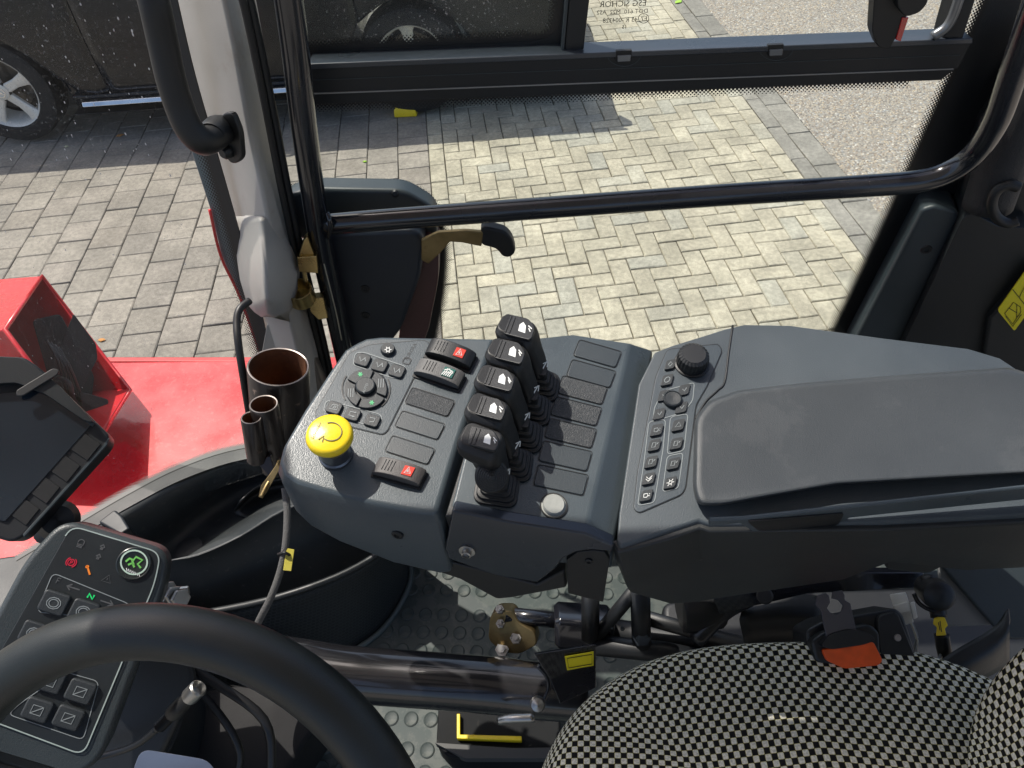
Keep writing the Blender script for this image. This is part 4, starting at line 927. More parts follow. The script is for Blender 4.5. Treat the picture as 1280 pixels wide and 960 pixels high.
# levers
PX = (CP(700, 560) - CP(600, 545)).normalized(); PYv = CP.n.cross(PX).normalized(); 
if PYv.y < 0: PYv = -PYv
def rrect(c, ax, ay, hx, hy, r=.35, n=4):
    P = []
    for qx, qy, a0 in ((1, 1, 0), (-1, 1, 90), (-1, -1, 180), (1, -1, 270)):
        rr = r * min(hx, hy)
        for k in range(n + 1):
            a = radians(a0 + 90 * k / n); P.append(c + ax * (qx * (hx - rr) + rr * cos(a)) + ay * (qy * (hy - rr) + rr * sin(a)))
    return P
ICONS = [[[(-.5, .3), (-.1, -.5), (.3, -.4), (.5, .2)]], [[(-.4, .4), (.4, -.4)], [(0, .4), (.4, .1)]]]
def lever(base_px, head_px, idx):
    bs = CP(*base_px); hd_ = CP(*head_px, .060)
    boot = []
    lv_ = None
    ax_ = (hd_ - bs); axn = ax_.normalized()
    # boot: stepped bellows
    rows = []
    for k, (h, s) in enumerate([(0, 1), (.003, 1), (.0035, .86), (.0065, .86), (.007, .70), (.010, .70), (.0105, .55), (.015, .5), (.0155, .36), (.022, .34)]):
        rows.append(rrect(bs + CP.n * h + ax_ * (h * 3), PX, PYv, .0195 * s, .0165 * s, .5))
    gx = (PX * cos(radians(13)) - PYv * sin(radians(13))).normalized(); gy = (CP.n.cross(gx)).normalized(); gy = gy if gy.y > 0 else -gy
    up = CP.n
    # hand grip as a loft from the joint to the head
    secs = [(.26, .0090, .0090, 0, 0), (.34, .0112, .0110, 0, .001), (.52, .0120, .0112, 0, .001), (.70, .0128, .0122, -.001, 0), (.82, .0155, .0140, -.003, -.002), (.90, .0172, .0148, -.004, -.003), (1.0, .0172, .0138, -.004, -.003), (1.07, .0150, .0108, -.003, -.002)]
    tl = (axn * .8 + up * .6).normalized(); g2 = tl.cross(gx).normalized(); g2 = g2 if g2.y > 0 else -g2
    R_ = [rrect(bs + ax_ * t + g2 * o + gx * ox, gx, g2, a * 1.06, b_ * 1.06, .55) for t, a, b_, o, ox in secs]
    body = solid_rows('lever', R_, rubber_m, lpn, bevel=.0012, seg=3)
    solid_rows('rubber_boot', rows, rubber_m, body, bevel=.0006, seg=1)
    # head face
    fc = bs + ax_ * 1.07 - g2 * .003; hx, hy, _ = proj(fc); fp = Plane(fc + tl * .0012, tl)
    rt_ = lambda P: [(hx + (x - hx) * .97 - (y - hy) * .22, hy + (x - hx) * .22 + (y - hy) * .97) for x, y in P]
    slab('top_face', rt_([(hx - 20, hy - 13), (hx + 11, hy - 13), (hx + 21, hy - 2), (hx + 19, hy + 13), (hx - 18, hy + 12)]), fp, .001, -.003, black_m, body, bevel=.0012, r=5)
    for dx in (-12, -7): strokes('ridge', [rt_([(hx + dx, hy - 11), (hx + dx - 3, hy + 10)])], 1.8, fp, .001, black_m, body, th=.0009)
    # printed arrow shield
    ix, iy = hx + 6, hy + 0; sh = [(ix - 5, iy + 5), (ix - 5, iy - 3), (ix - 1, iy - 7), (ix + 3, iy - 3), (ix + 4, iy + 6)]
    slab('arrow_symbol', rt_(sh), fp, .0013, .001, white_m, body, bevel=0)
    strokes('arrow_lines', [rt_([(ix + 6, iy - 4), (ix + 11, iy - 1 + idx % 3)]), rt_([(ix + 7, iy - 1), (ix + 10, iy + 3)])], 1.2, fp, .00135, white_m if idx else white_m, body)
    # small side icon near the foot
    sx_, sy_, _ = proj(bs + ax_ * .45 + gx * .0145); spn = Plane(bs + ax_ * .45 + gx * .0148, (gx + Vector((0, -.9, .5))).normalized())
    strokes('side_symbol', [[(sx_ - 5, sy_ + 6), (sx_ + 2, sy_ - 6)], [(sx_ - 3, sy_ - 3), (sx_ + 3, sy_ - 6), (sx_ + 2, sy_ + 1)]], 1.4, spn, .0008, white_m, body)
    return body
for i, (b_, h_) in enumerate([((674, 483), (651, 411)), ((663, 513), (639, 441)), ((652, 546), (626, 475)), ((639, 581), (615, 511)), ((621, 612), (607, 549))]):
    lv_ = lever(b_, h_, i)
# ribbed ball joint on the nearest lever
jb = CP(615, 596, .040); jn = (EYE - jb).normalized() + Vector((.1, -.2, 0))
lathe('ribbed_joint', jb, jn.normalized(), [(.0138, -.014), (.0145, -.002)] + [p for k in range(7) for p in ((.0136 - k * .0018, -.001 + k * .0012), (.0128 - k * .0018, .0 + k * .0012))] + [(0, .0074)], rubber_m, lv_, n=30, cap=False)

# --- armrest and its key panel ---
arm = thing('armrest', 'right console arm with padded vinyl top, rotary knob and small key panel', 'armrest', Pz(1000, 600, 1.80))
AP = Plane(CP(850, 540), Vector((.0, -sin(radians(9)), cos(radians(9)))))
out = [(841, 431), (880, 419), (905, 411), (930, 405), (987, 406), (1105, 422), (1210, 435), (1250, 447), (1330, 500), (1345, 640), (1100, 652), (886, 654), (874, 650), (776, 682), (771, 676), (774, 640), (798, 480), (818, 440)]
t0 = [AP(x, y) for x, y in out]
dz = [.03] * 3 + [.06] * 6 + [.012] + [.012] * 3 + [.012, .02, .04, .05, .04]
t1 = [p + Vector((0, -.003, -.010)) for p in t0]; t2 = [p + Vector((0, .004, -d)) for p, d in zip(t1, dz)]
solid_rows('housing', [t0, t1, t2], house_m, arm, bevel=.0035, seg=4)
_a = AP(880, 655, -.004) + Vector((0, -.004, 0)); _b = AP(1325, 614, -.004) + Vector((0, -.004, 0)); AS = plane3(_a, _b, (_a + _b) / 2 + Vector((0, .006, -.1)))
tp_ = [AP(x, y, -.004) + Vector((0, -.001, 0)) for x, y in ((770, 672), (776, 683), (830, 667), (874, 652), (886, 656), (1000, 655), (1100, 654), (1220, 648), (1345, 642))]
bt_ = [Py(x, y, p.y + d) for (x, y), p, d in zip(((784, 712), (790, 734), (836, 749), (872, 746), (900, 741), (1052, 718), (1112, 695), (1204, 706), (1330, 700)), tp_, (.012, .004, .004, .006, .008, .010, .010, .012, .012))]
mid_ = [a.lerp(b_, .5) + Vector((0, -.004, 0)) for a, b_ in zip(tp_, bt_)]
sheet('lower_shell', [tp_, mid_, bt_], lower_m, arm, n=3, su=False, solid=.012, soff=0, bevel=.003)
bk_ = [p + Vector((0, .10, -.01)) for p in bt_]
sheet('lower_floor', [bt_, bk_], lower_m, arm, n=1, su=False, sv=False, solid=.006)
slab('rim_band', [(886, 651), (930, 649), (1320, 606), (1330, 620), (1062, 648), (1040, 662), (940, 665), (925, 655), (886, 658)], AS, .007, .003, console_m, arm, bevel=.003, seg=3)
slab('finger_recess', [(934, 652), (1056, 642), (1048, 656), (1036, 662), (948, 664)], AS, .0085, .006, black_m, arm, bevel=.001, r=4)
hg2 = lathe('hinge_cover', AS(1152, 684, .004), AS.n, [(.030, -.004), (.030, .002), (.027, .004), (.005, .004)], lower_m, arm, n=36, cap=True)
lathe('hinge_screw', AS(1154, 678, .008), AS.n, [(.006, 0), (.0055, .002), (.003, .002), (0, .001)], black_m, arm, n=16, cap=False)
slab('hinge_bracket', [(1120, 664), (1190, 655), (1196, 700), (1160, 718), (1105, 712)], AS, .001, -.01, lower_m, arm, bevel=.003, r=8)
tube('seam', [AP(x, y, .0003) for x, y in ((916, 407), (911, 440), (906, 477), (897, 488), (884, 500), (877, 510), (869, 524))], .0011, black_m, arm, n=6)
# padded top
pad = rnd([(868, 524), (884, 502), (922, 488), (1000, 479), (1093, 471), (1262, 459), (1330, 480), (1345, 590), (1280, 592), (1044, 606), (900, 632), (872, 632), (866, 612)], 9, 5)
n = len(pad); c2 = (1090, 545)
rows = []
for h, s in ((-.01, 1.0), (.006, 1.0), (.013, .992), (.018, .975), (.0195, .955), (.0188, .90)):
    rows.append([AP(c2[0] + (x - c2[0]) * (1 - (1 - s) * .55) if True else 0, c2[1] + (y - c2[1]) * s, h) for x, y in pad])
solid_rows('arm_pad', rows, pad_m, arm, bevel=0)
bpo = arm.children[-1]
# key panel
kb = [(834, 437), (898, 430), (903, 438), (884, 482), (870, 506), (857, 610), (852, 618), (799, 641), (792, 636), (797, 590), (820, 470)]
slab('key_bezel', kb, AP, .0014, -.003, mat('key bezel plastic', (.05, .065, .078), .42, bump=.3, bscale=900), arm, bevel=.0008, r=5)
q = rnd(kb, 6); strokes('bezel_groove', [q + [q[0]]], 1.1, AP, .0006, black_m, arm)
lathe('knob_skirt', AP(864, 456, 0), AP.n, [(.0175, -.001), (.0175, .003), (.016, .004)], black_m, arm, n=36)
kn = []
kx, ky, kz = frame_of(AP.n); kc = AP(864, 456, 0); prof_ = [(.0158, .003), (.0160, .012), (.0150, .017), (.0115, .0195), (.0, .0195)]
V = []; Fc = []; nn = 72
for r_, h in prof_:
    for i in range(nn): V.append(kc + (kx * cos(2 * pi * i / nn) + ky * sin(2 * pi * i / nn)) * (r_ * (1 if (i % 3) else (.955 if h > .004 else 1))) + kz * h)
for j in range(len(prof_) - 1):
    for i in range(nn): Fc.append([j * nn + i, j * nn + (i + 1) % nn, (j + 1) * nn + (i + 1) % nn, (j + 1) * nn + i])
ob('rotary_knob', V, Fc, black_m, arm, smooth=False)
KU, KV = (7.3, -1.4), (1.7, -7.0)
def akey(x, y, icon=None, k=1, h=.0042, **kw): return key(x, y, arm, k, k, icon, h=h, U_=KU, V_=KV, pl=AP, r=3, w=.8, **kw)
akey(838, 455, [[(-.4, 0), (.0, .5), (.4, 0), (0, -.5), (-.4, 0)]], .85); akey(834, 474.5, [circ(0, 0, .5, .5, n=10)], .95)
bz = [(828, 489), (868, 478), (866, 500), (855, 515), (816, 527), (818, 510)]
q = rnd(bz, 4); strokes('outline', [q + [q[0]]], .9, AP, .0016, grey_pr, arm)
for x, y in ((830, 494), (855, 487), (824, 517), (852, 509)): akey(x, y, [[(-.3, .2), (.1, -.3), (.4, .3)]], .95, h=.0036)
lathe('thumb_wheel', AP(840, 501.5, 0), AP.n, [(.0092, 0), (.0092, .0055), (.0080, .0066), (.0074, .0058), (0, .0052)], button_m, arm, n=32, cap=False)
Lc_ = [(821, 537), (818, 556), (814, 577), (811, 598), (808, 619)]; Rc_ = [(848, 531), (845.5, 554), (842, 579), (838, 603)]
I1 = [[(-.5, .3), (.1, .3), (.3, -.1), (.1, -.4), (-.4, -.3), (-.5, .3)], [(.4, .2), (.6, .1)], [(.4, -.2), (.6, -.2)]]
I2 = [[(-.4, .4), (-.4, -.4), (.2, -.4), (.2, .4), (-.4, .4)], [(.4, 0), (.6, .3)]]
I3 = [[(-.5, -.3), (0, .5), (.5, -.3), (-.5, -.3)]]
I4 = [circ(0, 0, .3, .3, n=8)] + [[(.4 * cos(a), .4 * sin(a)), (.65 * cos(a), .65 * sin(a))] for a in [k * pi / 3 for k in range(6)]]
for (x, y), i_ in zip(Lc_, (I1, I2, I2, [[(-.5, .4), (0, -.1), (.5, .4)], [(-.5, 0), (0, -.5), (.5, 0)]], I1)): akey(x, y, i_, im=white_m if y > 590 else grey_pr)
for (x, y), i_ in zip(Rc_, (I3, I2, I2, I4)): akey(x, y, i_, im=white_m if y > 600 else grey_pr)
for pp in ([(811, 527), (832, 524), (829, 560), (818, 628), (797, 632), (806, 570)], [(838, 521), (860, 517), (855, 563), (834, 568)], [(834, 570), (854, 566), (848, 610), (828, 615)]):
    q = rnd(pp, 5); strokes('outline', [q + [q[0]]], .9, AP, .0016, grey_pr, arm)

# ================= side tub below the windscreen =================
tub = thing('side_tub', 'dark moulded plastic tub and wheel housing trim below the windscreen', 'trim', Pz(350, 720, 1.2))
zr = [1.46, 1.45, 1.33, 1.33, 1.43, 1.40, 1.22]
rows = [
 [(20, 700), (95, 655), (160, 617), (225, 584), (300, 560), (400, 550)],
 [(50, 722), (118, 676), (180, 636), (240, 602), (308, 577), (400, 570)],
 [(110, 740), (168, 706), (215, 668), (262, 632), (322, 600), (400, 590)],
 [(130, 745), (186, 716), (238, 690), (290, 650), (342, 618), (410, 600)],
 [(150, 730), (200, 703), (245, 694), (300, 668), (352, 636), (420, 612)],
 [(170, 745), (215, 722), (262, 706), (315, 682), (370, 650), (430, 625)],
 [(160, 880), (250, 830), (340, 790), (420, 750), (480, 712), (500, 680)]]
sheet('moulded_trough', [[Pz(x, y, z) for x, y in r] for r, z in zip(rows, zr)], tub_m, tub, n=4, solid=.004)
seal = rows[0]
gl = [Pz(x, y, 1.463) for x, y in seal]; gl2 = [Pz(x + 6, y + 14, 1.463) for x, y in seal]
prism('glass_seal', crom(gl, 5) + crom(gl2, 5)[::-1], (0, 0, -.006), rubber_m, tub, bevel=0)
dotted('frit_dots', crom([Pz(x, y + 1, 1.464) for x, y in seal], 5), crom([Pz(x - 3, y - 9, 1.464) for x, y in seal], 5), .004, frit_m, tub, rin=.6, rout=.12)
prism('clip_block', [Pz(x, y, 1.48) for x, y in ((122, 652), (143, 636), (152, 644), (162, 660), (150, 668))], (0, 0, -.03), black_m, tub, bevel=.004)
lathe('cup_recess', Pz(236, 686, 1.345), Vector((0, 0, 1)), [(.024, 0), (.02, .001), (.0, .001)], black_m, tub, n=24, cap=False)
sheet('pocket', [[Pz(x, y, z) for x, y in r] for r, z in (([(300, 625), (320, 608), (350, 598), (400, 600)], 1.40), ([(292, 640), (318, 618), (350, 606), (400, 608)], 1.36), ([(306, 648), (330, 640), (356, 628), (400, 618)], 1.36), ([(322, 652), (340, 648), (360, 636), (400, 628)], 1.40))], trim_m, tub, n=4, solid=.003)
# drum shaped wheel housing with fine mesh skin
mm = bpy.data.materials.new('fine mesh cloth'); mm.use_nodes = True; N, L = nodes(mm); b = N['Principled BSDF']; b.inputs['Roughness'].default_value = .6
uv = N.new('ShaderNodeUVMap'); ck = N.new('ShaderNodeTexBrick'); ck.inputs['Scale'].default_value = 1; ck.offset = .5
ck.inputs['Color1'].default_value = (.010, .012, .013, 1); ck.inputs['Color2'].default_value = (.014, .016, .017, 1); ck.inputs['Mortar'].default_value = (.028, .033, .035, 1)
ck.inputs['Mortar Size'].default_value = .12; ck.inputs['Brick Width'].default_value = 1; ck.inputs['Row Height'].default_value = .8
L.new(uv.outputs[0], ck.inputs['Vector']); L.new(ck.outputs[0], b.inputs['Base Color'])
bp = N.new('ShaderNodeBump'); bp.inputs['Distance'].default_value = .002; L.new(ck.outputs['Fac'], bp.inputs['Height']); L.new(bp.outputs[0], b.inputs['Normal'])
drum = thing('wheel_housing', 'black drum shaped housing with fine mesh skin standing on the floor', 'housing', Pz(420, 800, FZ))
tp = crom([Pz(x, y, 1.36) for x, y in ((120, 800), (215, 775), (330, 752), (420, 722), (478, 690), (500, 668), (505, 640))], 5)
bt = crom([Pz(x, y, FZ) for x, y in ((180, 900), (300, 862), (400, 832), (470, 792), (506, 740), (510, 705), (490, 680))], 5)
V = []; uvs = []; Fc = []; nr = 8
for i, (a, b_) in enumerate(zip(tp, bt)):
    for j in range(nr + 1): V.append(a.lerp(b_, j / nr)); uvs.append((i * 3.2, j / nr * 22))
for i in range(len(tp) - 1):
    for j in range(nr): k = i * (nr + 1) + j; Fc.append([k, k + 1, k + nr + 2, k + nr + 1])
ob('mesh_skin', V, Fc, mm, drum, uv=uvs, solid=.004)
tube('upper_bead', [p + Vector((0, 0, .002)) for p in tp], .006, trim_m, drum, smooth=0, n=10)
tube('floor_bead', [p + Vector((.004, -.002, .003)) for p in bt], .0055, mat('grey green edge', (.09, .11, .105), .5), drum, smooth=0, n=10)

# ================= welded tool holder tubes =================
th = thing('tube_holder', 'three welded black steel tubes of different width with rusty insides, hung by the pillar', 'tube holder', Pd(350, 570, .78))
def pipe(px, py, dep, r, h, ax_, wall, name='tube', eye=1):
    c = Pd(px, py, dep); a = Vector(ax_).normalized()
    o = lathe(name, c, a, [(r - wall, -h), (r, -h), (r, -.001), (r - .0006, 0)], tubep_m, th, n=40, cap=False)
    lathe('rim_edge', c, a, [(r - .0006, 0), (r - wall * .5, .0006), (r - wall, 0)], rim_m, o, n=40, cap=False)
    lathe('inside', c, a, [(r - wall, 0), (r - wall, -h * .9), (0, -h * .9)], rust_m, o, n=40, cap=False)
    return o
for (ax0, ay0, ad0, ax1, ay1, ad1, r_, wl_) in ((348, 458, .78, 352, 556, .86, .0335, .0025), (329.5, 505, .74, 345, 585, .80, .0150, .0020), (314, 522, .73, 322, 574, .765, .0108, .0018)):
    p0_, p1_ = Pd(ax0, ay0, ad0), Pd(ax1, ay1, ad1); pipe(ax0, ay0, ad0, r_, (p0_ - p1_).length, p0_ - p1_, wl_)
br_ = prism('hook_bracket', [Pd(x, y, .76) for x, y in ((318, 575), (340, 600), (345, 595), (338, 570))], (0, .004, 0), tubep_m, th, bevel=.0008)
tube('hook_wire', [Pd(349, 575, .75), Pd(345, 588, .745), Pd(334, 606, .735), Pd(326, 622, .73)], .0022, brass_m, th, n=8)
prism('hook_tag', [Pd(x, y, .735) for x, y in ((338, 592), (346, 580), (350, 586), (332, 618), (323, 622), (326, 608))], (0, .002, 0), brass_m, th, bevel=.0006)
cbx = tube('cable', [Pd(312, 376, .80), Pd(300, 386, .79), Pd(296, 402, .785), Pd(298, 430, .78), Pd(304, 470, .79), Pd(312, 520, .83)], .0042, cable_m, None, n=12)
tag(cbx, 'thin black cable arching beside the grey pillar down to the tube holder', 'cable')
cb2 = tube('sleeved_cable', [Pd(356, 610, .78), Pd(359, 640, .775), Pd(357, 680, .77), Pd(350, 715, .77), Pd(338, 748, .77), Pd(322, 780, .78), Pd(310, 815, .80)], .0040, greyt_m, None, n=12)
tag(cb2, 'grey sleeved cable hanging from the console with a small yellow tag', 'cable')
pt = Plane(Pd(360, 700, .765), EYE - Pd(360, 700, .765))
slab('yellow_tag', [(358, 685), (368, 687), (364, 714), (354, 713)], pt, 0, -.002, mat('brass yellow tag', (.55, .48, .08), .4, dirt=.3), cb2, bevel=.0004)
tube('cable_tie', [Pd(348, 693, .77), Pd(356, 691, .762), Pd(364, 695, .77)], .0018, black_m, cb2, n=6)

# ================= dashboard base below the wheel =================
db = thing('dash_base', 'black moulded dashboard base behind the steering wheel', 'dashboard', Pz(120, 850, 1.3))
prism('base_cover', [Pz(x, y, 1.40) for x, y in rnd([(-160, 720), (40, 690), (190, 705), (235, 760), (230, 900), (150, 1060), (-160, 1060)], 30)], (0, 0, -.12), trim_m, db, bevel=.02, seg=4)
solid_rows('column_cowl', [[Pd(x, y, d) for x, y in rnd([(60, 820), (215, 770), (250, 850), (160, 1040), (20, 1040)], 20)] for d in (.74, .80, .98)], black_m, db, bevel=.008)
prism('knee_panel', [Pz(x, y, 1.32) for x, y in rnd([(130, 880), (330, 850), (400, 900), (360, 960), (340, 1040), (90, 1040)], 14)], (0, 0, -.10), mat('foot panel plastic', (.012, .012, .013), .7, spec=.25, bump=.2), db, bevel=.008)
for pts, r_ in (([(210, 790), (250, 840), (330, 900), (340, 980)], .006), ([(190, 820), (255, 870), (300, 940), (280, 1000)], .005), ([(240, 800), (300, 812), (360, 830), (420, 850)], .008)):
    tube('hose', [Pd(x, y, .93) for x, y in pts], r_, cable_m, db, n=10)
tube('floor_rod', [Pz(340, 960, 1.24), Pz(375, 925, 1.25), Pz(410, 895, 1.26)], .012, worn_m, db, n=12)
# nut stack on the bracket
ns = thing('bolted_bracket', 'zinc bolts and bracket tabs sticking out behind the instrument panel', 'bracket', Pd(218, 745, .74))
for k, (x, y) in enumerate(((208, 738), (216, 744), (224, 748))):
    lathe('nut', Pd(x, y, .735 - .004 * k), Vector((.8, -.3, .5)), [(.0095, 0), (.0100, .002), (.0100, .005), (.009, .0065), (0, .0065)], chrome_m, ns, n=6, cap=True, bevel=.0006)
prism('bracket_tab', [Pd(x, y, .73) for x, y in ((200, 756), (214, 737), (234, 735), (236, 745), (216, 752), (208, 764))], (0, .004, -.002), chrome_m, ns, bevel=.001)
prism('bracket_blade', [Pd(x, y, .76) for x, y in ((186, 868), (226, 838), (234, 838), (214, 858), (190, 866))], (0, .004, -.002), brass_m, ns, bevel=.0008)
# connector plug
cq = thing('cable_connector', 'black cable ending in a ribbed plug with a metal screw ring under the wheel', 'connector', Pd(220, 890, .80))
c0, c1 = Pd(196, 912, .70), Pd(250, 858, .68); cd = (c1 - c0).normalized(); ln = (c1 - c0).length
lathe('plug', c0, cd, [(.0035, 0), (.004, .004)] + [p for k in range(5) for p in ((.0062, .006 + k * .004), (.0045, .008 + k * .004))] + [(.0078, .028), (.0080, ln * .6), (.0070, ln * .62), (.0070, ln * .78)], rubber_m, cq, n=20)
lathe('screw_ring', c0 + cd * ln * .76, cd, [(.0082, 0), (.0086, .001), (.0086, ln * .2), (.007, ln * .22), (.005, ln * .12), (0, ln * .12)], chrome_m, cq, n=20, cap=False)
tube('lead', [Pd(100, 950, .72), Pd(140, 942, .72), Pd(172, 930, .71), Pd(198, 910, .70)], .0034, cable_m, cq, n=10)

# ================= instrument panel =================
IPP = plane3(Pd(130, 680, .66), Pd(20, 850, .62), Pd(160, 800, .655))
ip = thing('instrument_panel', 'rounded black instrument panel with indicator symbols and keys, lower left', 'instrument panel', IPP(100, 800, -.05))
o1 = rnd([(78, 648), (212, 688), (207, 735), (128, 950), (92, 975), (-80, 935), (-80, 905), (30, 700)], 26, 6)
slab('housing', o1, IPP, 0, -.05, mat('instrument housing plastic', (.035, .044, .048), .38, bump=.4, bscale=800), ip, bevel=.006, seg=5)
ib = rnd([(89, 657), (201, 691), (193, 730), (104, 944), (0, 905), (-40, 890), (-20, 850)], 15, 6)
slab('face', ib, IPP, .0015, -.001, mat('instrument face', (.018, .022, .025), .35, bump=.1, dirt=.15, dscale=300, dthr=.68), ip, bevel=.0008)
strokes('outline', [ib[:40]], 1.6, IPP, .0016, mat('pale edge line', (.35, .42, .40), .4), ip)
u_, v_ = Vector((.95, .30)), Vector((-.45, .89))
def ipx(cx, cy, pts, s): return [(cx + (a * u_.x + b * v_.x) * s, cy + (a * u_.y + b * v_.y) * s) for a, b in pts]
def sym(cx, cy, lines, s, m, w=1.2, nm='symbol'): return strokes(nm, [ipx(cx, cy, l, s) for l in lines], w, IPP, .0017, m, ip)
lamp = mat('unlit symbol', (.085, .09, .095), .5)
sym(101, 679, [circ(0, -.3, .6, .5, 180, 360, 8) + [(.6, .3), (-.6, .3), (-.6, -.3)], [(-.6, .6), (.6, .6)], [(-.6, .9), (.6, .9)]], 6, lamp)
sym(89, 703, [circ(0, 0, .7, .7, n=14), circ(0, 0, 1.05, 1.05, -60, 60, 6), circ(0, 0, 1.05, 1.05, 120, 240, 6), [(-.15, .4), (-.15, -.4), (.2, -.35), (.2, 0), (-.15, .05)]], 6, redled, 1.3)
sym(111, 713, [[(-.9, -.9), (-.3, -.3)], [(-.4, -.4), (.6, .8)], [(-.9, -.4), (-.4, -.9)]], 6, orled, 2.4)
for q in ((128, 684), (123, 696)): sym(*q, [[(-.6, 0), (0, -.7), (.6, 0), (.2, 0), (.2, .6), (-.2, .6), (-.2, 0), (-.6, 0)]], 5, lamp, 1.8)
sym(134, 724, [[(-.9, .6), (0, -.9), (.9, .6), (-.9, .6)], [(0, -.3), (0, .2)]], 6.5, lamp, 1.1)
em = lathe('round_emblem', IPP(167.5, 704, .001), IPP.n, [(.0150, 0), (.0150, .002), (.0142, .0026), (.0135, .0022), (0, .0022)], mat('emblem black', (.02, .025, .025), .3), ip, n=40, cap=False)
strokes('emblem_ring', [circ(167.5, 703, 16.5, 15, n=30)], 2.0, IPP, .0035, mat('pale green ring', (.5, .65, .55), .4), em)
strokes('emblem_mark', [[(157, 702), (162, 698), (167, 700), (170, 696), (178, 700), (172, 705), (176, 710)], [(160, 706), (165, 704), (168, 709)], [(165, 700), (167, 706)]], 2.6, IPP, .0035, mat('fresh green', (.18, .55, .12), .4), em)
strokes('emblem_letters', [[(158 + 2.6 * k, 710 + 1.2 * k), (159 + 2.6 * k, 714 + 1.1 * k)] for k in range(7)], 1.0, IPP, .0035, white_m, em)
sym(113.5, 745.5, [[(-.8, .7), (-.8, -.7), (.8, .7), (.8, -.7)]], 4.2, gled, 2.2)
sym(92, 735, [[(1, 0), (-1, 0)], [(-.4, -.5), (-1.1, 0), (-.4, .5)]], 8, lamp, 1.8); sym(133, 753, [[(-1, 0), (1, 0)], [(.4, -.5), (1.1, 0), (.4, .5)]], 8, lamp, 1.8)
sym(73, 726, [[(-.5, 1), (-.5, -1), (.6, -1)], [(-.5, 0), (.4, 0)]], 3.5, lamp); sym(151, 762, [[(-.5, 1), (-.5, -1), (.4, -1), (.4, 0), (-.5, 0), (.5, 1)]], 3.5, lamp)
q = rnd([(66, 716), (164, 756), (160, 775), (118, 772), (46, 765)], 8); strokes('outline', [q + [q[0]]], 1.1, IPP, .0017, grey_pr, ip)
gear = [circ(0, 0, .35, .35, n=10), circ(0, 0, .52, .52, n=10)]
def ikey(x, y, icon=gear, s=17, hh=.0055):
    a, b_ = (u_.x * s, u_.y * s), (v_.x * s * .86, v_.y * s * .86)
    o = slab('key', para(x, y, a, b_), IPP, hh, 0, button_m, ip, bevel=.0018, seg=3, r=5)
    strokes('symbol', [[(x + (p * a[0] + q_ * b_[0]), y + (p * a[1] + q_ * b_[1])) for p, q_ in l] for l in icon], 1.1, IPP, hh + .0001, grey_pr, o)
for x, y in ((67, 754), (104, 765), (42, 792), (80, 806)): ikey(x, y)
sq = [[(-.4, -.4), (.4, -.4), (.4, .4), (-.4, .4), (-.4, -.4)], [(-.4, .4), (.4, -.4)]]
for x, y in ((100, 865), (62, 852), (46, 888), (85, 898)): ikey(x, y, sq)
for x, y in ((27, 830), (68, 840)): ikey(x, y)
q = rnd([(82, 840), (124, 852), (104, 925), (10, 893), (24, 880)], 8); strokes('outline', [q + [q[0]]], 1.1, IPP, .0017, grey_pr, ip)

# ================= display terminal =================
TP = plane3(Pd(0, 460, .66), Pd(125, 540, .68), Pd(20, 660, .64))
tm = thing('display_terminal', 'black display terminal with dark blue screen and edge keys at the left edge', 'terminal', TP(40, 580, -.05))
slab('housing', rnd([(-120, 440), (30, 446), (50, 460), (137, 544), (134, 556), (28, 672), (14, 678), (-120, 640)], 7), TP, 0, -.04, black_m, tm, bevel=.004, seg=4)
slab('visor', rnd([(-120, 440), (26, 447), (70, 478), (118, 528), (106, 526), (56, 492), (20, 478), (-120, 486)], 6), TP, .010, -.002, trim_m, tm, bevel=.003, seg=3)
slab('screen', rnd([(-120, 500), (55, 487), (115, 530), (6, 652), (-120, 610)], 3), TP, .002, -.001, screen_m, tm, bevel=.0006)
slab('screen_edge', [(54, 483), (60, 483), (119, 528), (115, 533)], TP, .004, 0, trimb_m, tm, bevel=.0005)
for k in range(4):
    cx, cy = 105 - 25.5 * k, 557 + 27 * k
    slab('edge_key', para(cx, cy, (12.5, 8.5), (-8.5, 10.5), 1.5), TP, .0012, -.001, rubber_m, tm, bevel=.0006)
slab('latch_strip', rnd([(20, 488), (66, 460), (74, 462), (72, 468), (28, 495), (20, 495)], 3), TP, .013, .010, mat('dark steel strip', (.05, .05, .05), .5, metal=.5, dirt=.4), tm, bevel=.0008)
slab('frame_light_edge', [(137, 546), (134, 556), (30, 672), (28, 668)], TP, .0, -.006, trimb_m, tm, bevel=.0008)
tube('terminal_arm', [Pd(60, 660, .72), Pd(80, 672, .74), Pd(88, 700, .76)], .016, black_m, tm, n=14)
lathe('arm_ball', Pd(72, 650, .70), EYE - Pd(72, 650, .70), [(.004, -.02), (.016, -.012), (.020, 0), (.014, .012), (0, .016)], black_m, tm, n=24, cap=False)

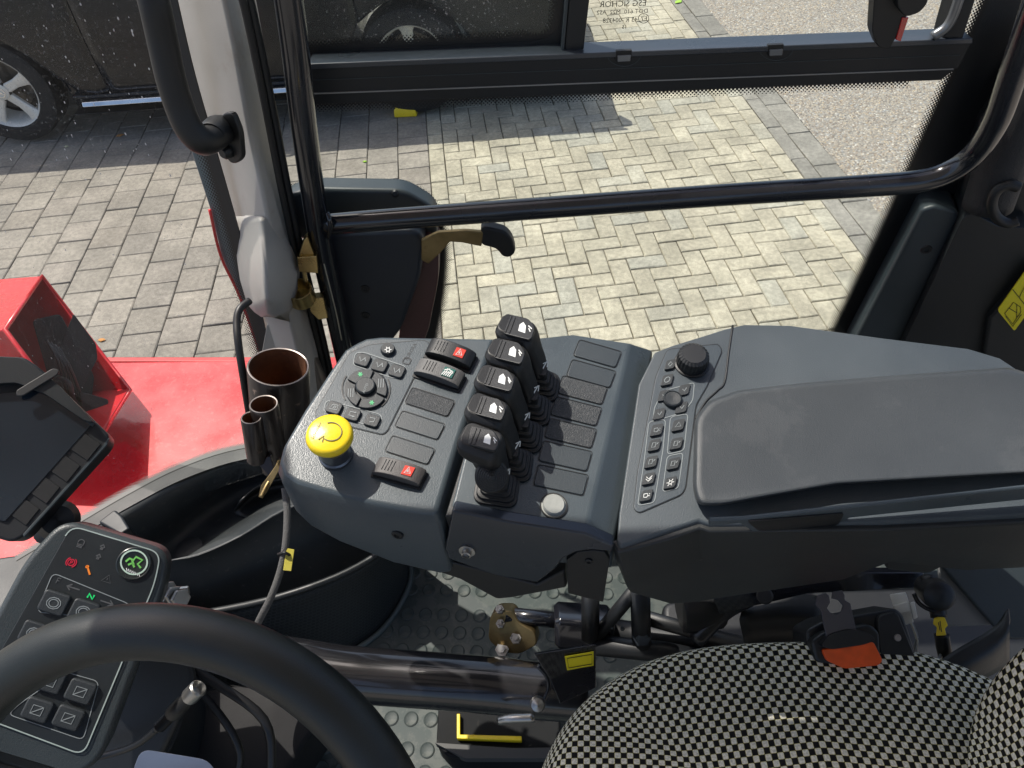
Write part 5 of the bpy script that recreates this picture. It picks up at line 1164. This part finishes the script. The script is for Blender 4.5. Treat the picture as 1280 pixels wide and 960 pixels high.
# ================= steering wheel =================
sw = thing('steering_wheel', 'black rubber steering wheel rim crossing the lower left corner', 'steering wheel', Pd(215, 1100, .52))
WC = Pd(205, 1112, .505); fwd = W @ Vector((0, 0, 1)); wn = (-fwd + (W @ Vector((1, 0, 0))) * -.10 + (W @ Vector((0, 1, 0))) * .05).normalized()
wx, wy, wz = frame_of(wn); RW = .189
e1 = (W @ Vector((0, 1, 0))); e1 = (e1 - wz * e1.dot(wz)).normalized(); e2 = wz.cross(e1)
ring = [WC + e1 * cos(2 * pi * k / 96) * RW + e2 * sin(2 * pi * k / 96) * RW for k in range(96)]
tube('rim', ring, .0195, wheel_m, sw, n=28, smooth=0, closed=True)
hubc = WC - wz * .03
for a in (205, 335, 90):
    # spokes reach from hub to rim
    d_ = (W @ Vector((cos(radians(a)), sin(radians(a)), 0))); d_ = (d_ - wz * d_.dot(wz)).normalized(); s_ = wz.cross(d_)
    P = [hubc + d_ * t * RW + s_ * w_ * sg + wz * (.03 * t) for t, w_ in ((.1, .03), (.95, .017)) for sg in (-1, 1)]
    prism('spoke', [P[0], P[1], P[3], P[2]], -wz * .014, wheel_m, sw, bevel=.004, seg=3)
lathe('hub', hubc - wz * .02, wz, [(.05, 0), (.06, .012), (.055, .03), (.03, .036), (0, .036)], black_m, sw, n=36, cap=False)
lvp = Pd(225, 960, .56)
lp_ = thing('column_cover', 'pale grey rounded plastic cover poking up inside the wheel at the bottom edge', 'cover', lvp)
solid_rows('cap', [[Pd(x, y, d) for x, y in rnd([(176, 936), (262, 950), (292, 1010), (150, 1010)], 14, 5)] for d in (.545, .548, .60)], mat('pale grey blue plastic', (.42, .46, .54), .45), lp_, bevel=.006, seg=4)

# ================= floor frame: beam, linkage, damper =================
bm_ = thing('seat_beam', 'thick worn black steel tube running along the floor to the seat base', 'beam', Pd(540, 860, .98))
tube('beam_tube', [Pd(300, 822, .99), Pd(380, 834, .98), Pd(440, 843, .975), (Pd(600, 855, .965)), Pd(664, 862, .96), Pd(735, 868, .955)], .037, mat('worn glossy black steel', (.012, .012, .014), .22, coat=.7, var=.3, dirt=.75, dirtcol=(.4, .36, .3), dscale=60, dthr=.69), bm_, n=32)
slab('gusset_plate', [(668, 818), (745, 806), (745, 860), (700, 880), (688, 850)], Plane(Pd(700, 840, .90), Vector((.1, -.7, .7))), 0, -.006, gloss_m, bm_, bevel=.001)
gpp = Plane(Pd(700, 840, .898), Vector((.1, -.7, .7)))
slab('yellow_label', [(706, 821), (742, 815), (742, 832), (709, 838)], gpp, .002, 0, ysign_m, bm_, bevel=0)
q = [(709, 823), (740, 818), (740, 830), (711, 835), (709, 823)]; strokes('label_frame', [q], 1, gpp, .0022, dkprint, bm_)
tube('pin_handle', [Pd(624, 901, .90), Pd(640, 898, .89), Pd(668, 897, .885)], .0055, chrome_m, bm_, n=14)
lathe('ball_knob', Pd(672, 880, .89), Vector((0, -.5, .9)), [(.0, -.010), (.008, -.007), (.010, 0), (.008, .007), (0, .010)], chrome_m, bm_, n=20, cap=False)
tube('weld_bead', [Pd(x, y, .915) for x, y in ((672, 832), (683, 845), (686, 860), (680, 876))], .003, gloss_m, bm_, n=8)
bb = thing('base_box', 'black pedal box edged with a yellow strip on the floor under the beam', 'box', Pz(620, 920, FZ))
prism('box', [Pz(x, y, 1.25) for x, y in rnd([(548, 880), (700, 880), (700, 950), (560, 946), (545, 930)], 5)], (0, 0, -.065), mat('matt black box', (.010, .011, .012), .75, spec=.2, dirt=.2), bb, bevel=.004)
prism('yellow_edge', [Pz(x, y, 1.262) for x, y in ((571, 892), (575, 892), (575, 918), (652, 920), (652, 926), (571, 923))], (0, 0, -.012), yellow_m, bb, bevel=.001)
prism('grey_step', [Pz(x, y, 1.257) for x, y in rnd([(542, 928), (640, 935), (700, 934), (700, 948), (580, 948)], 4)], (0, 0, -.02), mat('grey cast', (.06, .06, .058), .6), bb, bevel=.002)
# linkage
lk = thing('linkage', 'yellow zinc plated pivot yoke with bolts at the end of a black rod', 'linkage', Pd(640, 800, 1.0))
yk = Plane(Pd(640, 790, .98), Vector((-.2, -.8, .5)))
slab('yoke', rnd([(612, 772), (620, 764), (640, 764), (650, 780), (668, 790), (672, 806), (650, 818), (628, 816), (610, 800)], 6), yk, 0, -.022, brass_m, lk, bevel=.002)
for x, y, r_ in ((625, 762, .007), (626, 780, .007), (645, 798, .009), (628, 812, .011)):
    b0_ = yk(x, y, .0); lathe('bolt', b0_, Vector((-.1, -.3, 1)), [(r_ * .9, -.004), (r_ * .9, .005), (r_ * .5, .005), (r_ * .5, .011), (0, .011)], chrome_m, lk, n=6, cap=False)
tube('rod', [Pd(632, 768, .985), Pd(700, 776, .985)], .011, gloss_m, lk, n=20, smooth=0)
cy_ = solid_rows('actuator_body', [rrect(Pd(x, y, .985), (W @ Vector((0, 1, .3))).normalized(), (W @ Vector((0, -.3, 1))).normalized(), h1_, h2_, .3) for x, y, h1_, h2_ in ((692, 781, .019, .02), (698, 781, .025, .024), (760, 785, .025, .024), (766, 785, .018, .018))], gloss_m, lk, bevel=.002)
tube('rear_tube', [Pd(760, 788, .99), Pd(880, 805, .99), Pd(960, 812, .99)], .017, black_m, lk, n=18, smooth=0)
ar_ = thing('console_arm', 'black steel support arms carrying the console above the seat base', 'support arm', Pd(770, 800, .97))
tube('strut', [Pd(738, 735, .92), Pd(738, 800, .95)], .012, black_m, ar_, n=4, smooth=0)
tube('strut', [Pd(742, 800, .96), Pd(800, 730, .90)], .009, black_m, ar_, n=12, smooth=0)
tube('strut', [Pd(800, 735, .90), Pd(802, 812, .96)], .013, black_m, ar_, n=16, smooth=0)
lathe('bolt', Pd(802, 795, .94), Vector((0, -.6, .7)), [(.013, 0), (.013, .004), (.009, .004), (.009, .012), (0, .013)], mat('blued bolt', (.10, .12, .15), .35, metal=.8), ar_, n=6, cap=False)
tube('tie_bar', [Pd(742, 806, .955), Pd(830, 815, .955), Pd(900, 830, .955)], .014, black_m, ar_, n=12, smooth=0)
tube('tie_bar', [Pd(800, 770, .95), Pd(870, 790, .96), Pd(930, 806, .97)], .010, black_m, ar_, n=12, smooth=0)
for x, y in ((765, 784), (778, 786)): lathe('rivet', Pd(x, y, .935), EYE - Pd(x, y, .93), [(.003, 0), (.002, .002), (0, .002)], trimb_m, ar_, n=10, cap=False)
# dark seat base behind the cushion
sb = thing('seat_base', 'black seat suspension base with brackets behind the checked cushion', 'seat base', Pz(1000, 800, FZ))
prism('base_block', [Pz(x, y, 1.42) for x, y in rnd([(828, 752), (900, 738), (1230, 730), (1300, 800), (1300, 900), (860, 900), (830, 830)], 12)], (0, 0, -.22), black_m, sb, bevel=.01)
lathe('dark_cylinder', Pd(850, 760, .93), Vector((1, .1, 0)), [(.030, 0), (.032, .004), (.032, .05), (.028, .055)], rubber_m, sb, n=30)
tube('cross_bar', [Pd(870, 800, .92), Pd(905, 765, .91), Pd(935, 748, .90)], .011, worn_m, sb, n=12)
prism('angle_plate', [Pd(x, y, .885) for x, y in ((890, 745), (1040, 722), (1060, 716), (1155, 716), (1150, 735), (1010, 742), (900, 768))], (0, .01, -.004), gloss_m, sb, bevel=.001)
lathe('knob', Pd(956, 745, .87), EYE - Pd(956, 745, .87), [(.010, 0), (.010, .008), (.008, .010), (0, .010)], rubber_m, sb, n=20, cap=False)
sheet('dust_gaiter', [[Pd(x, y, d) for x, y in r] for r, d in (([(930, 752), (975, 742), (1030, 745)], .92), ([(925, 775), (975, 770), (1030, 775)], .90), ([(930, 800), (980, 795), (1030, 805)], .92), ([(935, 830), (985, 835), (1030, 840)], .91))], rubber_m, sb, n=4)
cv = thing('side_cover', 'blue black cover with a mid grey panel, behind the yellow plug below the armrest', 'cover', Pd(1230, 740, .85))
cpq = Plane(Pd(1200, 740, .86), Vector((-.3, -.6, .8)))
slab('grey_panel', [(1172, 704), (1182, 706), (1240, 770), (1240, 782), (1180, 784)], cpq, -.012, -.02, mat('mid grey panel', (.16, .165, .165), .5), cv, bevel=.003)
slab('cover', [(1172, 704), (1300, 690), (1320, 800), (1262, 800), (1240, 782)], cpq, 0, -.01, trimb_m, cv, bevel=.004)

# ================= seat belt retractor, connectors =================
rb = thing('belt_buckle', 'black seat belt box with an orange release bar and a slotted steel tongue', 'belt buckle', Pd(1080, 840, .78))
BX = (W @ Vector((.96, .26, .05))).normalized(); BF = (W @ Vector((0, -.25, -1))).normalized(); BZ = BX.cross(BF).normalized(); BF = BZ.cross(BX)
BPL = Plane(Pd(1080, 815, .775), -(W @ Vector((0.05, .25, 1))))
slab('case', rnd([(1008, 788), (1030, 776), (1120, 760), (1130, 768), (1152, 836), (1148, 852), (1112, 866), (1060, 872), (1010, 815)], 7), BPL, -.004, -.055, black_m, rb, bevel=.005, seg=4)
slab('case_lid', rnd([(1098, 770), (1122, 764), (1150, 834), (1146, 846), (1108, 862), (1098, 800)], 8), BPL, .004, -.01, rubber_m, rb, bevel=.003, seg=3)
lathe('case_rivet', BPL(1122, 797, .004), BPL.n, [(.004, 0), (.0035, .0012), (0, .0012)], rim_m, rb, n=16, cap=False)
slab('buckle_front', rnd([(1014, 802), (1030, 790), (1088, 780), (1100, 790), (1102, 826), (1060, 836), (1020, 828)], 6), BPL, .010, -.01, black_m, rb, bevel=.004, seg=3)
slab('orange_release', rnd([(1028, 812), (1092, 802), (1104, 826), (1098, 832), (1056, 836), (1034, 826)], 4), BPL, .0155, .006, orange_m, rb, bevel=.003, seg=4)
slab('buckle_lip', rnd([(1026, 808), (1036, 793), (1060, 786), (1084, 790), (1096, 800), (1080, 806), (1040, 812)], 6), BPL, .020, .008, black_m, rb, bevel=.004, seg=4)
tg = [(1021, 745), (1032, 741), (1036, 744), (1038, 753), (1034, 760), (1038, 766), (1046, 768), (1052, 764), (1054, 757), (1048, 750), (1040, 748), (1041, 740), (1053, 738), (1056, 744), (1056, 750), (1063, 754), (1070, 786), (1074, 792), (1034, 800), (1026, 764), (1020, 756)]
slab('steel_tongue', tg, BPL, .018, .0155, mat('dark burnished steel', (.10, .10, .12), .35, metal=.7, dirt=.5, dirtcol=(.5, .5, .5), dthr=.68), rb, bevel=.0005)
wcn = thing('white_connector', 'off white multi pin plug among grey wires behind the belt box', 'connector', Pd(1128, 765, .83))
WPL = Plane(Pd(1128, 765, .82), EYE - Pd(1128, 765, .82))
slab('plug', [(1112, 743), (1132, 740), (1136, 752), (1142, 778), (1126, 783), (1118, 762)], WPL, 0, -.02, wplast_m, wcn, bevel=.001)
slab('plug_clip', [(1116, 757), (1134, 752), (1138, 764), (1122, 768)], WPL, .004, 0, wplast_m, wcn, bevel=.0008)
slab('plug_tab', [(1138, 753), (1143, 752), (1147, 772), (1142, 774)], WPL, .002, -.01, wplast_m, wcn, bevel=.0008)
for k in range(4):
    tube('wire', [Pd(1138, 775, .83), Pd(1146, 795 + k, .83), Pd(1143 + k, 815, .83), Pd(1152 + 2 * k, 828 + 2 * k, .82), Pd(1170, 826 + 3 * k, .82), Pd(1178, 815 + 3 * k, .83)], .0016, wplast_m if k % 2 else MAT['mid grey panel'], wcn, n=8)
ycn = thing('yellow_connector', 'small yellow plug on a black cable beside the white plug', 'connector', Pd(1176, 785, .83))
YPL = Plane(Pd(1176, 785, .82), EYE - Pd(1176, 785, .82))
slab('plug', [(1167, 773), (1174, 770), (1181, 772), (1185, 782), (1181, 786), (1183, 794), (1170, 795), (1171, 784), (1166, 780)], YPL, 0, -.012, yellow_m, ycn, bevel=.001)
strokes('plug_mark', [[(1175, 776), (1177, 790)], [(1173, 778), (1175, 788)]], 1, YPL, .0002, dkprint, ycn)
tube('lead', [Pd(1177, 793, .83), Pd(1180, 812, .83), Pd(1185, 830, .84)], .008, rubber_m, ycn, n=12)
tube('lead', [Pd(1174, 772, .83), Pd(1168, 745, .84), Pd(1160, 720, .85)], .009, rubber_m, ycn, n=12)
lathe('cable_gland', Pd(1170, 742, .835), Vector((-.2, -.6, .7)), [(.016, -.03), (.018, 0), (.017, .012), (.012, .016), (0, .016)], rubber_m, ycn, n=24, cap=False)
tube('loop_wire', [Pd(1142, 742, .84), Pd(1150, 755, .835), Pd(1168, 763, .83), Pd(1185, 752, .835), Pd(1186, 735, .84)], .0026, cable_m, ycn, n=8)
fl_ = sheet('side_flap', [[Pd(x, y, d) for x, y in r] for r, d in (([(1125, 862), (1150, 845), (1190, 815), (1240, 785), (1260, 760)], .80), ([(1135, 872), (1160, 860), (1200, 838), (1240, 815), (1262, 790)], .79), ([(1148, 880), (1180, 872), (1215, 856), (1244, 842), (1262, 830)], .81))], trim_m, None, n=4, solid=.004)
tag(fl_, 'black rubber flap between belt box and backrest', 'flap')

# ================= checked seat =================
fab = bpy.data.materials.new('black and cream checked fabric'); fab.use_nodes = True; N, L = nodes(fab); b = N['Principled BSDF']
b.inputs['Roughness'].default_value = .9; b.inputs['Specular IOR Level'].default_value = .15
uvn = N.new('ShaderNodeUVMap'); sp = N.new('ShaderNodeSeparateXYZ'); L.new(uvn.outputs[0], sp.inputs[0])
def mt(op, a, v=None, b2=None, c=None):
    n_ = N.new('ShaderNodeMath'); n_.operation = op
    L.new(a, n_.inputs[0])
    if b2 is not None: L.new(b2, n_.inputs[1])
    if v is not None: n_.inputs[1].default_value = v
    if c is not None: n_.inputs[2].default_value = c
    return n_.outputs[0]
def cellmask(off):
    X_ = mt('SUBTRACT', mt('FRACT', mt('ADD', sp.outputs[0], off)), .5); Y_ = mt('SUBTRACT', mt('FRACT', mt('ADD', sp.outputs[1], off)), .5)
    X_ = mt('POWER', mt('ABSOLUTE', X_), 7); Y_ = mt('POWER', mt('ABSOLUTE', Y_), 7)
    return mt('POWER', mt('ADD', X_, b2=Y_), 1 / 7)      # rounded square distance
dmin = mt('MINIMUM', cellmask(0), b2=cellmask(.5))
rp = N.new('ShaderNodeValToRGB'); e = rp.color_ramp.elements; rp.color_ramp.interpolation = 'LINEAR'
e[0].position = 0; e[0].color = (.72, .70, .61, 1); e[1].position = 1; e[1].color = (.012, .012, .013, 1)
for x, c in ((.222, (.74, .72, .63, 1)), (.232, (.56, .50, .22, 1)), (.256, (.52, .46, .17, 1)), (.268, (.014, .014, .015, 1))): q = e.new(x); q.color = c
L.new(dmin, rp.inputs[0])
tcn = N.new('ShaderNodeTexNoise'); tcn.inputs['Scale'].default_value = 6; sc_ = N.new('ShaderNodeVectorMath'); sc_.operation = 'SCALE'; sc_.inputs['Scale'].default_value = 1; L.new(uvn.outputs[0], sc_.inputs[0]); L.new(sc_.outputs[0], tcn.inputs['Vector'])
mr = N.new('ShaderNodeMapRange'); mr.inputs[1].default_value = .3; mr.inputs[2].default_value = .7; mr.inputs[3].default_value = .72; mr.inputs[4].default_value = 1.25; L.new(tcn.outputs[0], mr.inputs[0])
vm = N.new('ShaderNodeVectorMath'); vm.operation = 'SCALE'; L.new(rp.outputs[0], vm.inputs[0]); L.new(mr.outputs[0], vm.inputs['Scale']); L.new(vm.outputs[0], b.inputs['Base Color'])
bp = N.new('ShaderNodeBump'); bp.invert = True; bp.inputs['Strength'].default_value = .8; bp.inputs['Distance'].default_value = .0012; L.new(dmin, bp.inputs['Height']); L.new(bp.outputs[0], b.inputs['Normal'])
seat = thing('driver_seat', 'sprung driver seat covered in black and cream checked cloth, lower right', 'seat', Vector((.3, .05, 1.45)))
PER = .0125; E0 = .80
def cushion(name, cx, cy, ztop, hx, hy, thick, ex=3.2, crown=.02, wrinkle=.0, tf=None, parent=seat):
    nu, nv = 96, 96; V = []; uvs = []; Fc = []
    for j in range(nv + 1):
        for i in range(nu + 1):
            # square parameter mapped to a rounded footprint
            a = -1 + 2 * i / nu; c = -1 + 2 * j / nv
            m = max(abs(a), abs(c)); L2 = (abs(a) ** ex + abs(c) ** ex) ** (1 / ex)
            k = m / L2 if L2 > 0 else 1
            x, y = a * k, c * k; edge = m
            t = max(0, (edge - E0) / (1 - E0)); rr = sin(t * pi / 2) ; dropz = (1 - cos(t * pi / 2)) * thick
            s = 1
            if edge > E0: s = (E0 + .10 * sin(t * pi / 2)) / edge
            X_, Y_ = x * s / (E0 + .10) * hx, y * s / (E0 + .10) * hy
            z = ztop - dropz + crown * (1 - x * x) * (1 - y * y)
            z += wrinkle * sin(9 * x + 3 * y * y) * sin(5 * y + 1) * (1 - edge)
            V.append(Vector((cx + X_, cy + Y_, z)))
            uvs.append(None)
    w = nu + 1
    # arc length coordinates so the weave keeps its size on the rolled edge
    U_ = [0] * len(V); Vv = [0] * len(V); mid = nu // 2
    for j in range(nv + 1):
        s_ = 0; 
        for i in range(mid, nu): s_ += (V[j * w + i + 1] - V[j * w + i]).length; U_[j * w + i + 1] = s_
        s_ = 0
        for i in range(mid, 0, -1): s_ -= (V[j * w + i - 1] - V[j * w + i]).length; U_[j * w + i - 1] = s_
    for i in range(nu + 1):
        s_ = 0
        for j in range(nv // 2, nv): s_ += (V[(j + 1) * w + i] - V[j * w + i]).length; Vv[(j + 1) * w + i] = s_
        s_ = 0
        for j in range(nv // 2, 0, -1): s_ -= (V[(j - 1) * w + i] - V[j * w + i]).length; Vv[(j - 1) * w + i] = s_
    uvs = [((U_[k] * 1.0) / PER, Vv[k] / PER) for k in range(len(V))]
    for j in range(nv):
        for i in range(nu): Fc.append([j * w + i, j * w + i + 1, (j + 1) * w + i + 1, (j + 1) * w + i])
    if tf: V = [tf(p) for p in V]
    return ob(name, V, Fc, fab, parent, uv=uvs)
cushion('seat_cushion', .27, .085, 1.64, .305, .255, .10, ex=2.6, crown=.03, wrinkle=.006)
rot = Matrix.Rotation(radians(-80), 3, 'Y')
def back_tf(p):
    q = Vector((p.x, p.y, p.z)); q = rot @ q; return Vector((.438, .055, 1.88)) + q
cushion('backrest', 0, 0, 0, .26, .215, .11, ex=3.0, crown=.02, tf=back_tf)
prism('seat_pan', [Vector((x, y, 1.54)) for x, y in ((.06, -.12), (.52, -.12), (.52, .26), (.06, .26))], (0, 0, -.03), black_m, seat, bevel=.01)
